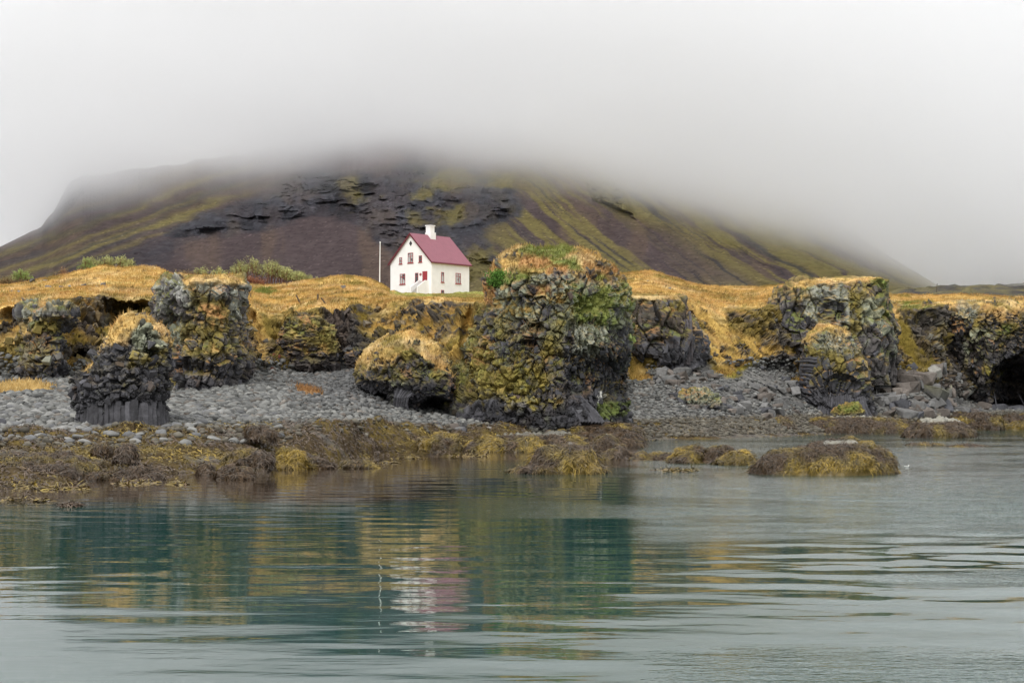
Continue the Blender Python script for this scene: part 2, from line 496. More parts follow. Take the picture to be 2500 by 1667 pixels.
# ------------------------------------------------------------------ colours of this coast (base colours; the dark one also paints shade into caves)
C_BAS = np.array([.078, .077, .086]); C_DARK = np.array([.034, .034, .040]); C_BROWN = np.array([.078, .060, .050])
C_PALE = np.array([.30, .31, .26]); C_WHITE = np.array([.50, .50, .46]); C_GREENGREY = np.array([.27, .285, .205])
C_GRASS = np.array([.54, .362, .122]); C_GRASS2 = np.array([.38, .245, .075]); C_STRAW = np.array([.64, .48, .24])
C_OLIVE = np.array([.19, .15, .035]); C_GREEN = np.array([.13, .165, .035]); C_YELLOW = np.array([.29, .25, .05])
C_RUST = np.array([.42, .22, .085])
TYPES = {'grass': C_GRASS, 'olive': C_OLIVE, 'green': C_GREEN, 'yellow': C_YELLOW, 'pale': C_PALE, 'white': C_WHITE,
         'gg': C_GREENGREY, 'dark': C_DARK, 'brown': C_BROWN, 'rust': C_RUST, 'straw': C_STRAW, 'lawn': np.array([.27, .29, .075])}

def grass_colour(pos):
    a = fbm(pos, 6, 4, 71); b = fbm(pos, 1.6, 3, 73); d = fbm(pos * np.array([1, 1, 3]), 3, 3, 75)
    c = mixc(C_GRASS, C_GRASS2, sstep(-.1, .7, a)); c = mixc(c, C_STRAW, .7 * sstep(.0, .7, d))
    c = mixc(c, C_OLIVE * 1.05, .8 * sstep(.2, .7, b + .5 * a)); c = mixc(c, C_RUST * 1.0, .4 * sstep(.15, .6, -b)); c = c * (1 + .20 * fbm(pos, 2.4, 3, 77)[..., None] + .16 * fbm(pos, .6, 2, 78)[..., None]); c = mixc(c, [.16, .115, .045], .7 * sstep(.35, .75, fbm(pos, 1.1, 3, 79)))
    return c

def paint(pos, nrm, px, py, cid, crack, layers, warp=12, base=C_BAS, moss=.3, mosscol=C_OLIVE, lich=.3, lichcol=C_PALE):
    """Colour and grass mask. layers: (type, polygon, strength, softness, noise size in m)."""
    n1 = fbm(pos, 3.0, 4, 81); n2 = .65 * fbm(pos, 0.9, 3, 83) + .9 * (cid - .5) + .45 * fbm(pos, .28, 2, 84)
    c = mixc(base, C_BROWN, .6 * sstep(0, .8, fbm(pos, 5, 3, 85)))
    c = c * (0.62 + .85 * cid[..., None])
    lm = lich * sstep(.25, .75, fbm(pos, .7, 4, 87) * .7 + .6 * n1 + .35 * nrm[..., 2] + .5 * (cid - .5))
    c = mixc(c, lichcol, lm)
    mm = np.clip(moss, 0, 1) * sstep(.10, .6, .55 * n1 + .4 * n2 + .75 * nrm[..., 2] - .05) if np.ndim(moss) == 0 else moss * sstep(.1, .6, .55 * n1 + .4 * n2 + .75 * nrm[..., 2] - .05)
    c = mixc(c, mosscol, mm)
    g = np.zeros(px.shape)
    gc = None
    wx = px + warp * n1 + warp * .6 * n2; wy = py + warp * .8 * fbm(pos + 31.7, 3.0, 4, 89)
    for L in layers:
        ty, pl, st = L[0], L[1], L[2]; so = L[3] if len(L) > 3 else 8
        sd = poly_sd(wx, wy, pl)
        m = sstep(-so, so, sd)
        if st < 1: m = m * sstep(*((1.0 - st, 1.35 - st) if ty == 'grass' else (.62 - st, 1.25 - st)), (.32 if ty == 'grass' else .45) + .75 * n2 + .35 * n1 + .45 * nrm[..., 2])
        if ty == 'grass':
            if gc is None: gc = grass_colour(pos)
            c = mixc(c, gc, m)
            g = np.maximum(g, m)
        elif ty == 'rock':
            g = g * (1 - m)
        else:
            c = mixc(c, TYPES[ty] * (1 + .35 * n2[..., None]), m * .9)
            g = g * (1 - m * .9) if ty not in ('green', 'olive', 'yellow', 'straw', 'rust', 'lawn') else g
            if ty in ('rust', 'straw'): g = np.maximum(g, m * .85)
    c = c * (1 - .55 * crack[..., None] * (1 - g[..., None]))
    return np.clip(c, .004, .8), g

def rock_disp(pos, cell=0.8, amp=.28, aniso=(1, 1, 1), s=0, big=.7, bigs=4.0, fine=True):
    q = pos / cell * np.array(aniso) + .35 * fbm(pos, cell * 2.5, 2, s + 7)[..., None]
    f1, f2, cid, tilt = worley(q, s)
    crack = sstep(.14, .0, f2 - f1)
    d = amp * ((cid - .5) * 1.5 + tilt * 1.0) - amp * .55 * crack
    if fine:
        g1, g2, cidb, tb = worley(q * 2.3 + 5, s + 11)
        d = d + amp * .38 * ((cidb - .5) * 1.4 + tb) - amp * .2 * sstep(.12, 0, g2 - g1)
        crack = np.maximum(crack, .6 * sstep(.10, 0, g2 - g1))
        cid = .65 * cid + .35 * cidb
    d = d + big * fbm(pos, bigs, 3, s + 13)
    gv = 1 - 2 * np.abs(vnoise(pos * np.array([1, 1, .28]) / 1.9 + .6 * fbm(pos, 3, 2, s + 15)[..., None], s + 16)); d = d + .36 * big ** .5 * gv
    lh = fbm(pos * np.array([.3, .3, 1.5]), 1.6, 3, s + 17); d = d + .16 * lh
    return d, cid, crack

def blades(name, pos, nrm, col, rg, h=(.3, .65), w=.07, lean=.35, parent=None, mat=None, wind=(.25, -.05)):
    n = len(pos)
    if n == 0: return None
    H = rg.uniform(h[0], h[1], n); a = rg.uniform(0, 2 * np.pi, n)
    side = np.stack([np.cos(a), np.sin(a) * .6, 0 * a], -1) * (w * rg.uniform(.6, 1.4, n))[:, None]
    up = np.stack([rg.normal(wind[0], lean, n), rg.normal(wind[1] - .1, lean, n), np.ones(n)], -1) + .45 * nrm
    up /= np.linalg.norm(up, axis=1, keepdims=True)
    tip = pos + up * H[:, None]
    tip[:, 2] -= .12 * H
    V = np.stack([pos - side - nrm * .03, pos + side - nrm * .03, tip], 1).reshape(-1, 3)
    T = np.arange(n * 3).reshape(-1, 3)
    c = col * rg.uniform(.84, 1.16, n)[:, None]
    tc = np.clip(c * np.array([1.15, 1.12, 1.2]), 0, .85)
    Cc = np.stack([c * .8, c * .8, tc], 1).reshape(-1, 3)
    o = link(name, make_mesh(name, V, None, T, mat=mat or M_GRASS, col=Cc), parent)
    return tag(o, kind="stuff")

def sample_grid(G, N, C, mask, dens, rg, thr=.5):
    """Random points over the cells of a grid where mask > thr; dens = points per square metre."""
    A = np.linalg.norm(np.cross(G[1:, :-1] - G[:-1, :-1], G[:-1, 1:] - G[:-1, :-1]), axis=-1)
    w = A * (mask[:-1, :-1] > thr) * np.clip(mask[:-1, :-1], 0, 1)
    tot = w.sum(); n = int(tot * dens)
    if n < 1: return np.zeros((0, 3)), np.zeros((0, 3)), np.zeros((0, 3)), np.zeros((0, 2), int)
    cum = np.cumsum(w.ravel()); idx = np.searchsorted(cum, rg.uniform(0, cum[-1], n))
    r, c = np.unravel_index(np.clip(idx, 0, w.size - 1), w.shape)
    u, v = rg.uniform(0, 1, (2, n, 1))
    p = G[r, c] * (1 - u) * (1 - v) + G[r, c + 1] * u * (1 - v) + G[r + 1, c] * (1 - u) * v + G[r + 1, c + 1] * u * v
    return p, N[r, c], C[r, c], np.stack([r, c], -1)

# ------------------------------------------------------------------ the shore, cliffs and meadow as one run of ground
KN = [  # x, waterline y, then (y, D): weed top, cliff foot, mid cliff, cliff top, mid meadow, skyline
    (-260, 1205, (1070, 96), (930, 138), (840, 150), (745, 158), (715, 178), (690, 205)),
    (0, 1195, (1070, 96), (925, 140), (835, 150), (745, 158), (715, 178), (692, 203)),
    (60, 1190, (1066, 97), (925, 140), (830, 151), (738, 158), (710, 178), (690, 203)),
    (120, 1185, (1062, 98), (925, 140), (825, 152), (733, 158), (705, 178), (674, 203)),
    (200, 1175, (1058, 98), (922, 142), (820, 153), (725, 159), (700, 178), (658, 203)),
    (250, 1170, (1055, 98), (922, 143), (815, 156), (725, 161), (698, 178), (644, 203)),
    (300, 1165, (1052, 99), (925, 143), (815, 157), (728, 162), (699, 179), (651, 203)),
    (352, 1160, (1050, 99), (930, 143), (815, 158), (730, 163), (700, 180), (643, 203)),
    (385, 1158, (1050, 99), (935, 143), (822, 159), (732, 164), (702, 180), (650, 203)),
    (430, 1155, (1048, 100), (940, 143), (830, 160), (735, 166), (705, 180), (668, 203)),
    (520, 1150, (1045, 103), (930, 148), (830, 162), (740, 170), (712, 185), (678, 205)),
    (600, 1145, (1045, 105), (915, 150), (825, 162), (745, 176), (720, 195), (694, 215)),
    (660, 1140, (1045, 108), (912, 155), (830, 168), (768, 178), (732, 195), (694, 220)),
    (700, 1138, (1043, 108), (915, 156), (830, 168), (770, 178), (727, 195), (690, 220)),
    (760, 1130, (1040, 110), (908, 160), (830, 172), (752, 180), (715, 197), (680, 222)),
    (850, 1120, (1040, 114), (905, 160), (825, 174), (742, 182), (712, 197), (671, 222)),
    (900, 1115, (1040, 120), (915, 158), (825, 173), (740, 183), (715, 200), (676, 224)),
    (945, 1110, (1040, 124), (935, 155), (830, 172), (735, 184), (722, 205), (700, 228)),
    (975, 1108, (1040, 126), (945, 153), (832, 170), (735, 184), (727, 210), (713, 247)),
    (1050, 1105, (1040, 130), (980, 148), (840, 165), (733, 184), (729, 215), (718, 255)),
    (1100, 1100, (1040, 133), (1005, 142), (850, 162), (737, 182), (729, 215), (717, 259)),
    (1180, 1098, (1040, 134), (1020, 140), (850, 165), (745, 180), (728, 215), (713, 266)),
    (1300, 1096, (1045, 138), (1020, 145), (860, 180), (750, 195), (715, 225), (690, 255)),
    (1480, 1088, (1040, 156), (1000, 165), (870, 190), (735, 205), (705, 225), (664, 250)),
    (1540, 1077, (1035, 168), (925, 188), (850, 197), (722, 206), (700, 225), (660, 250)),
    (1600, 1074, (1030, 170), (905, 190), (830, 200), (724, 207), (700, 226), (666, 250)),
    (1660, 1073, (1025, 172), (890, 193), (820, 203), (728, 209), (712, 228), (681, 250)),
    (1700, 1072, (1025, 173), (892, 195), (820, 208), (742, 216), (716, 230), (697, 252)),
    (1760, 1071, (1025, 175), (900, 195), (825, 212), (757, 222), (720, 236), (699, 255)),
    (1830, 1068, (1020, 182), (900, 200), (825, 215), (752, 226), (719, 240), (698, 256)),
    (1900, 1066, (1018, 186), (905, 205), (815, 218), (742, 226), (714, 240), (695, 255)),
    (1960, 1062, (1015, 194), (910, 210), (810, 220), (715, 226), (702, 240), (690, 250)),
    (2050, 1058, (1015, 199), (930, 215), (800, 224), (712, 230), (702, 238), (692, 245)),
    (2140, 1056, (1015, 204), (930, 217), (825, 227), (725, 234), (718, 244), (712, 255)),
    (2175, 1056, (1015, 205), (930, 218), (830, 228), (752, 238), (736, 250), (722, 262)),
    (2220, 1055, (1012, 205), (935, 215), (840, 232), (755, 240), (735, 252), (723, 264)),
    (2280, 1054, (1010, 208), (950, 215), (850, 230), (748, 240), (733, 252), (722, 264)),
    (2350, 1050, (1008, 218), (970, 232), (850, 244), (740, 250), (730, 256), (717, 264)),
    (2450, 1048, (1006, 225), (985, 246), (860, 254), (745, 256), (732, 259), (719, 266)),
    (2780, 1046, (1005, 228), (985, 248), (860, 256), (748, 257), (733, 260), (722, 268)),
]
SEG = [8, 52, 46, 44, 44, 16, 26, 6]
xs_c = np.arange(-250, 2751, 2.6)
kx = np.array([k[0] for k in KN], float)
knP = []
wy_ = smooth_grid(np.interp(xs_c, kx, [k[1] for k in KN]), 14, 0)
D1 = EYE * F / (wy_ - HOR)
knP.append(np.stack([(xs_c - 1250) / F * D1, D1 * .72, 0 * D1 - 2.2], -1))
p1 = P(xs_c, wy_, D1); p1[:, 2] = -.05; knP.append(p1)
KN = [k[:4] + ((k[4][0], k[3][1] + .18 * (k[5][1] - k[3][1])), (k[5][0], k[3][1] + .38 * (k[5][1] - k[3][1]))) + k[6:] for k in KN]
for q in range(6):
    yy = np.interp(xs_c, kx, [k[2 + q][0] for k in KN]); DD = np.interp(xs_c, kx, [k[2 + q][1] for k in KN])
    sm = 5 if q == 5 else 10
    knP.append(P(xs_c, smooth_grid(yy, sm, 0), smooth_grid(DD, sm + 4, 0)))
kb = knP[-1].copy(); kb *= (1 + 40 / kb[:, 1:2]); kb[:, 2] = knP[-1][:, 2] - 3.5; knP.append(kb)
rows = []; vv = []
for sgm, n in enumerate(SEG):
    t = np.arange(n)[:, None, None] / n
    rows.append(knP[sgm][None] * (1 - t) + knP[sgm + 1][None] * t); vv.append(sgm + np.arange(n) / n)
rows.append(knP[-1][None]); vv.append([len(SEG)])
G0 = np.concatenate(rows, 0); VV = np.concatenate(vv)
G0 = smooth_grid(G0, 3, 0)
PX, PY = pix(G0)
Vv = np.broadcast_to(VV[:, None], PX.shape)
N0 = grid_normals(smooth_grid(G0, 4, 0)); N0 = N0 * np.sign((N0[..., 2:3] * .5 - N0[..., 1:2]))

COAST_LAYERS = [
    ('grass', [(-260, 600), (2760, 600), (2760, 742), (2350, 738), (2200, 752), (2165, 725), (1960, 705), (1900, 738), (1850, 748), (1760, 752), (1700, 742), (1660, 730), (1540, 724), (1300, 745), (1180, 745), (1000, 742), (850, 752), (790, 755), (700, 775), (600, 740), (350, 738), (250, 728), (100, 740), (0, 765), (-260, 760)], 1, 5),
    ('grass', [(-260, 760), (40, 760), (80, 775), (55, 830), (20, 860), (0, 880), (-260, 900)], .72, 12),
    ('grass', [(75, 762), (100, 760), (40, 850), (0, 890), (-20, 860)], 1, 8),
    ('grass', [(130, 812), (170, 805), (215, 825), (235, 845), (190, 848), (130, 840)], .9, 8),
    ('grass', [(135, 845), (150, 845), (190, 915), (180, 930), (150, 900)], .8, 6),
    ('grass', [(100, 740), (240, 745), (300, 780), (330, 830), (250, 840), (200, 800), (110, 790)], .50, 12),
    ('grass', [(598, 735), (660, 765), (690, 810), (650, 830), (640, 850), (636, 890), (612, 890), (610, 820), (596, 770)], .93, 8),
    ('grass', [(700, 770), (780, 790), (800, 850), (790, 900), (700, 890), (690, 820)], .36, 12),
    ('grass', [(790, 752), (900, 745), (1100, 742), (1170, 760), (1160, 860), (1090, 880), (1010, 830), (920, 815), (860, 800), (800, 780)], .66, 12),
    ('grass', [(1010, 805), (1080, 800), (1100, 850), (1060, 880), (1010, 860)], .95, 10),
    ('grass', [(1520, 870), (1560, 870), (1600, 895), (1590, 925), (1520, 930)], 1, 5),
    ('grass', [(1520, 810), (1570, 820), (1590, 860), (1530, 880)], .7, 8),
    ('grass', [(1665, 728), (1730, 745), (1770, 790), (1850, 830), (1940, 840), (1930, 870), (1860, 890), (1800, 930), (1745, 905), (1720, 850), (1730, 800), (1690, 765)], .80, 10),
    ('grass', [(1720, 742), (1762, 752), (1790, 830), (1760, 850), (1730, 800)], 1, 8),
    ('grass', [(1925, 850), (1970, 850), (1975, 900), (1950, 940), (1925, 930)], .95, 6),
    ('yellow', [(1780, 930), (1800, 900), (1850, 880), (1870, 890), (1830, 925)], .75, 5),
    ('grass', [(2180, 735), (2195, 790), (2300, 902), (2265, 905), (2195, 860), (2170, 800)], 1, 5),
    ('olive', [(2185, 790), (2200, 790), (2310, 905), (2265, 905), (2195, 860)], 1, 6),
    ('brown', [(2230, 800), (2255, 830), (2290, 880), (2270, 892), (2230, 850)], .3, 14),
    ('grass', [(-260, 925), (90, 928), (140, 950), (120, 962), (-260, 962)], 1, 4),
    ('straw', [(-260, 925), (90, 928), (140, 950), (120, 962), (-260, 962)], .75, 4),
    ('rust', [(700, 935), (745, 938), (790, 955), (780, 968), (720, 955)], .6, 6),
    ('dark', [(790, 775), (870, 785), (930, 840), (900, 900), (820, 935), (780, 880)], .9, 12),
    ('brown', [(800, 780), (860, 790), (880, 840), (860, 900), (810, 900)], .5, 12),
    ('dark', [(1860, 875), (1930, 862), (1935, 930), (1850, 950), (1780, 935)], .85, 8),
    ('lawn', [(955, 690), (1190, 690), (1190, 724), (1060, 730), (960, 716)], 1, 3),
    ('olive', [(1050, 716), (1190, 724), (1190, 735), (1060, 730)], .5, 4),
    ('green', [(2190, 738), (2270, 738), (2280, 750), (2190, 755)], .6, 6),
    ('green', [(600, 700), (670, 700), (680, 712), (610, 714)], .8, 4),
]
grassband = sstep(4.95, 5.05, Vv)
d_r, cid_r, crk_r = rock_disp(G0, 1.15, .50, (1, 1, 1.1), 3, big=1.5, bigs=5.5)
col0, g0 = paint(G0, N0, PX, PY, cid_r, crk_r, COAST_LAYERS, warp=15, moss=.88, lich=.28, mosscol=C_OLIVE * np.array([1.0, .92, .9]), base=np.array([.085, .074, .064]))
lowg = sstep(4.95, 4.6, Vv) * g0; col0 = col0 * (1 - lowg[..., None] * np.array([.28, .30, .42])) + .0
beach = sstep(3.12, 2.95, Vv)
rockm = (1 - beach) * (1 - g0) * sstep(5.15, 4.6, Vv)
rockm = smooth_grid(smooth_grid(rockm, 1, 0), 1, 1)
# meadow: hummocks; beach: nearly plain; weed zone: lumpy
hum = .35 * fbm(G0, 7, 3, 91) + .14 * fbm(G0, 1.3, 2, 93)
weedm = sstep(1.0, 1.08, Vv) * sstep(2.05, 1.9, Vv) * (.25 + .75 * sstep(1700, 1500, PX))
w1 = worley(G0 * np.array([.42, .30, .42]), 44)
lump = .85 * np.clip(1 - w1[0] * 1.15, 0, 1) ** .7 * (.4 + .9 * w1[2]) * sstep(-.35, .35, fbm(G0, 9, 2, 45)) + .25 * np.abs(fbm(G0, 1.1, 3, 47))
disp = rockm * (d_r + .25) + (1 - rockm) * (1 - beach) * hum + beach * .10 * fbm(G0, 4, 3, 95)
G1 = G0 + N0 * disp[..., None]
G1[..., 2] += weedm * lump
# the hollows behind the stacks: dark caves
def dent(Gx, px, py, x, y, rx, ry, dep):
    m = np.clip(1 - ((px - x) / rx) ** 2 - ((py - y) / ry) ** 2, 0, 1) ** .6
    Gx[..., 1] += m * dep
    Gx[..., 0] *= 1 + m * dep / Gx[..., 1] * .5
for (x, y, rx, ry, dp) in [(285, 762, 55, 26, 4.5), (345, 752, 28, 15, 3), (100, 860, 10, 60, 2), (615, 770, 14, 20, 3), (180, 868, 45, 9, 2.5), (1690, 800, 14, 45, 2.5),
                           (1150, 850, 28, 90, 3), (2270, 790, 45, 30, 2), (930, 745, 12, 10, 1.5), (1600, 760, 10, 60, 1.5), (25, 770, 30, 22, 3)]:
    dent(G1, PX, PY, x, y, rx, ry, dp)
N1 = grid_normals(G1); N1 = N1 * np.sign((N1[..., 2:3] * .5 - N1[..., 1:2]))
up = sstep(.55, .85, N1[..., 2]) * sstep(3.1, 3.4, Vv) * sstep(5.6, 5.0, Vv)
gcol = grass_colour(G1)
upm = up * sstep(-.25, .3, fbm(G1, 3, 3, 97) - .3) * .6
upm = upm * (1 - .9 * np.maximum(sstep(-10, 10, poly_sd(PX, PY, [(780, 770), (880, 780), (940, 840), (910, 900), (820, 935), (770, 890)])), sstep(-6, 6, poly_sd(PX, PY, [(1850, 880), (1930, 862), (1940, 930), (1850, 950), (1780, 940)]))))
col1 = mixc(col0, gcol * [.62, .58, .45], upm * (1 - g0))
gm = np.maximum(g0, upm * .8)
# beach colours: grey gravel underneath, brown weed below
bg = mixc([.11, .108, .105], [.17, .165, .155], sstep(-.5, .5, fbm(G1, 1.0, 3, 99)))
wd = mixc([.070, .050, .026], [.135, .098, .030], sstep(-.2, .6, fbm(G1, 1.8, 4, 101)))
bcol = mixc(bg, wd, sstep(2.04, 1.93, Vv + .10 * fbm(G1, 3, 3, 103)) * (.35 + .65 * sstep(-.1, .2, fbm(G1, 4, 3, 104) + .6 * sstep(1650, 1500, PX))))
bm_ = beach * (1 - g0)
col1 = mixc(col1, bcol, bm_)
nr = G1.shape[0]
r2 = int(np.argmin(abs(VV - 3.0))); r5 = int(np.argmin(abs(VV - 5.0)))
def band(name, a, b):
    g = G1[a:b + 1]
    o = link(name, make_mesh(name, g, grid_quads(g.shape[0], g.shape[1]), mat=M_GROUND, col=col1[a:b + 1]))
    return tag(o, kind="structure")
band("beach", 0, r2); band("cliff", r2, r5); band("meadow", r5, nr - 1)

# tufts of dry grass
rg = np.random.default_rng(5)
vis = (PX > -60) & (PX < 2560)
p, n, c, rc = sample_grid(G1[r2:], N1[r2:], col1[r2:], (gm * vis)[r2:], 26, rg, .55)
pxp, pyp = pix(p)
lawn = (pxp > 950) & (pxp < 1190) & (pyp < 728)
hs = np.where(lawn, .12, 1.0)
keep = rg.uniform(0, 1, len(p)) < np.where(pyp < 760, 1, .6)
p, n, c, lawn = p[keep], n[keep], c[keep], lawn[keep]
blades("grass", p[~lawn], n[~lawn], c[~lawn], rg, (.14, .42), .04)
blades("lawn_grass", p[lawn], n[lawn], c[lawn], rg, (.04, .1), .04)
# small strip of grass on the beach
p, n, c, rc = sample_grid(G1[:r2], N1[:r2], col1[:r2], (g0 * vis)[:r2], 22, rg, .35)
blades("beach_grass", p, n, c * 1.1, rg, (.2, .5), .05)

# blocks that stand proud of the broken cliff faces
hi = (rockm * vis)[r2:r5]
p, n, c, rc = sample_grid(G1[r2:r5], N1[r2:r5], col1[r2:r5], hi, .9, rg, .55)
s = rg.lognormal(-.75, .38, len(p)); s = np.clip(s, .2, 1.1)
V, T, Cc = merge_inst(ROCKS, p - n * (s * .12)[:, None], rand_rot(len(p), rg, 1), np.stack([s, s * rg.uniform(.7, 1.1, len(p)), s * rg.uniform(.5, 1.2, len(p))], -1), c * rg.uniform(.7, 1.5, len(p))[:, None], rg)
tag(link("cliff_rubble", make_mesh("cliff_rubble", V, None, T, mat=M_ROCK, col=Cc)), kind="stuff")
# ------------------------------------------------------------------ free-standing rocks and headlands
def frame_from_normal(n, rg, roll=None):
    up = np.array([0, 0, 1.0]); t = np.cross(np.broadcast_to(up, n.shape), n); t /= np.linalg.norm(t, axis=1, keepdims=True) + 1e-6
    bb = np.cross(n, t)
    return np.stack([t, bb, n], -1)      # columns: across, up the face, outwards

def build_rock(name, label, cat, prof, D, depth, layers=(), cell=.8, amp=.3, aniso=(1, 1, 1), big=.6, bigs=4, seed=1, step=2.0,
               dents=(), expo=2.2, moss=.35, mosscol=C_OLIVE, lich=.3, lichcol=C_PALE, topgrass=None, base=C_BAS, lean=0.0, warp=9,
               blocks=0, blocksize=(.35, .9), nsingle=0, gdens=26, gh=(.15, .42), mono=True, zones=None, over=(), noblk=None, veg=.75, vegy=None, group=None, blockrot=1.0, gthr=.4, blkgain=1.0):
    rgl = np.random.default_rng(seed + 100)
    prof = np.array(prof, float)
    # resample the outline evenly along its length
    seg = np.maximum(np.abs(np.diff(prof[:, 1])), np.abs(np.diff(prof[:, 2]))); seg = np.maximum(seg, np.diff(prof[:, 0]))
    L = np.concatenate([[0], np.cumsum(seg)]); n = int(L[-1] / step)
    t = np.linspace(0, L[-1], n)
    y = np.interp(t, L, prof[:, 0]); xl = np.interp(t, L, prof[:, 1]); xr = np.interp(t, L, prof[:, 2])
    k = 2
    xl[k:-k] = smooth_grid(xl, k, 0)[k:-k]; xr[k:-k] = smooth_grid(xr, k, 0)[k:-k]
    wmax = (prof[:, 2] - prof[:, 1]).max()
    nf = int(wmax * 1.45 / step); nb = max(10, nf // 6)
    th = np.concatenate([np.linspace(np.pi, 2 * np.pi, nf, endpoint=False), np.linspace(0, np.pi, nb, endpoint=False)])
    c_, s_ = np.cos(th), np.sin(th)
    ex = np.sign(c_) * np.abs(c_) ** (2 / expo); ey = np.sign(s_) * np.abs(s_) ** (2 / expo)
    w = (xr - xl) / 2 / F * D; X = ((xl + xr) / 2 - 1250) / F * D; Z = EYE + (HOR - y) / F * D
    wf = w / max(w.max(), .01)
    d = depth * (wf ** .85)
    tt = (y - y[0]) / (y[-1] - y[0])
    G = np.stack([X[:, None] + w[:, None] * ex[None], D + lean * (1 - tt)[:, None] + d[:, None] * ey[None], Z[:, None] + 0 * ex[None]], -1)
    # the front stands nearer: draw each point towards its traced place in the picture
    sc = G[..., 1] / D
    front = sstep(0.15, -.1, ey)[None] * 0 + 1
    G[..., 0] = G[..., 0] * (1 * (1 - front) + sc * front)
    G[..., 2] = EYE + (G[..., 2] - EYE) * sc
    px, py = pix(G)
    N = grid_normals(G, True)
    ctr = np.array([X.mean(), D, Z.mean()])
    sgn = np.sign(((G - np.array([0, D, 0]) - np.stack([X, 0 * X, 0 * X], -1)[:, None]) * N)[..., :2].sum(-1).mean()); N = N * (sgn if sgn else 1)
    N[0] = [0, 0, 1]
    dsp, cid, crk = rock_disp(G, cell, amp, aniso, seed, big, bigs)
    if zones is not None: dsp, cid, crk = zones(G, px, py, dsp, cid, crk)
    edge = sstep(0, .05, t / L[-1])[:, None]
    # paint first (by place), so grass can smother the relief
    base_layers = list(layers)
    if topgrass: base_layers.append(('grass', topgrass, .985, 7))
    base_layers += list(over)
    c, g = paint(G, N, px, py, cid, crk, base_layers, warp=warp, base=base, moss=moss, mosscol=mosscol, lich=lich, lichcol=lichcol)
    hum = .16 * fbm(G, .8, 3, seed + 40) + .30 * fbm(G, 2.2, 2, seed + 41)
    G = G + N * (((1 - g) * dsp + g * (hum + .3 * dsp)) * edge)[..., None]
    for (x, yy, rx, ry, dp) in dents:
        m = np.clip(1 - ((px - x) / rx) ** 2 - ((py - yy) / ry) ** 2 + .55 * fbm(G, 2.2, 3, seed + 70), 0, 1) ** .7 * (ey[None] < .2)
        G[..., 1] += m * dp; G[..., 0] *= 1 + m * dp / G[..., 1] * .6
    # plants take hold on the ledges of the rock, less so near the beach
    Nl = grid_normals(G, True) * (sgn if sgn else 1)
    vy = vegy or (prof[0, 0] * .25 + prof[-1, 0] * .75)
    lv = sstep(.38, .68, Nl[..., 2] + .30 * fbm(G, 1.5, 3, seed + 60) + .18 * fbm(G, .35, 2, seed + 61)) * sstep(vy + 25, vy - 25, py + 30 * fbm(G, 2.5, 2, seed + 62)) * veg * (1 - g)
    vc = mixc(C_OLIVE * 1.1, C_RUST * .95, sstep(-.1, .5, fbm(G, 1.4, 3, seed + 63))); vc = mixc(vc, C_GREEN * 1.1, .75 * sstep(.05, .4, fbm(G, 1.9, 3, seed + 64))); vc = mixc(vc, C_GRASS * .85, .7 * sstep(.15, .5, -fbm(G, 1.7, 3, seed + 65)))
    c = mixc(c, vc, lv); g = np.maximum(g, lv * .9)
    o_c = np.array([X[-1], D, G[-1, :, 2].mean()])
    root = empty(name, tuple(o_c), label, cat, group)
    body = link("rock_face", make_mesh(name + "_face", G - o_c, grid_quads(G.shape[0], G.shape[1], True), mat=M_ROCK, col=c), root)
    N2 = grid_normals(G, True) * (sgn if sgn else 1)
    fm = (ey[None] < .35) & (np.abs(px - 1250) < 1330)
    if gdens:
        p, nn, cc, _ = sample_grid(G, N2, c, g * fm, gdens, rgl, gthr)
        if len(p): blades("grass", p - o_c, nn, cc, rgl, gh, .035, parent=root)
    if blocks:
        rm = (1 - g) ** 3 * fm * sstep(.06, .12, t / L[-1])[:, None]
        if noblk: rm = rm * (poly_sd(px, py, noblk) < 0)
        p, nn, cc, _ = sample_grid(G, N2, c, rm, 1.0, rgl, .6)
        sel = rgl.permutation(len(p))[:blocks]
        if len(p) < blocks:
            p, nn, cc, _ = sample_grid(G, N2, c, rm, 1.0 * blocks / max(len(p), 1), rgl, .6); sel = np.arange(len(p))
        p, nn, cc = p[sel], nn[sel], cc[sel] * blkgain
        s = np.exp(rgl.uniform(np.log(blocksize[0]), np.log(blocksize[1]), len(p)))
        order = np.argsort(-s); p, nn, cc, s = p[order], nn[order], cc[order], s[order]
        Rm = rand_rot(len(p), rgl, blockrot) if blockrot else frame_from_normal(nn, rgl)
        if blockrot: Rm = frame_from_normal(nn, rgl) @ rand_rot(len(p), rgl, blockrot * .45)
        S = np.stack([s * rgl.uniform(.7, 1.1, len(p)), s * rgl.uniform(.7, 1.3, len(p)), s * rgl.uniform(.5, .9, len(p))], -1)
        cc = np.clip(cc * rgl.uniform(.75, 1.35, (len(p), 1)), 0, .7)
        ns = min(nsingle, len(p))
        for q in range(ns):
            k2 = int(rgl.integers(0, len(ROCKS)))
            ob = link("stone", piece_mesh(k2, cc[q]), root)
            Mx = Matrix(Rm[q].tolist()).to_4x4() @ Matrix.Diagonal((*S[q], 1))
            ob.matrix_local = Matrix.Translation((p[q] - nn[q] * s[q] * .22 - o_c).tolist()) @ Mx
        if len(p) > ns:
            V, T, Cm = merge_inst(ROCKS, (p - nn * (s * .22)[:, None] - o_c)[ns:], Rm[ns:], S[ns:], cc[ns:], rgl)
            tag(link("rubble", make_mesh("rubble", V, None, T, mat=M_ROCK, col=Cm), root), kind="stuff")
    return dict(root=root, G=G, N=N2, c=c, px=px, py=py, o=o_c)

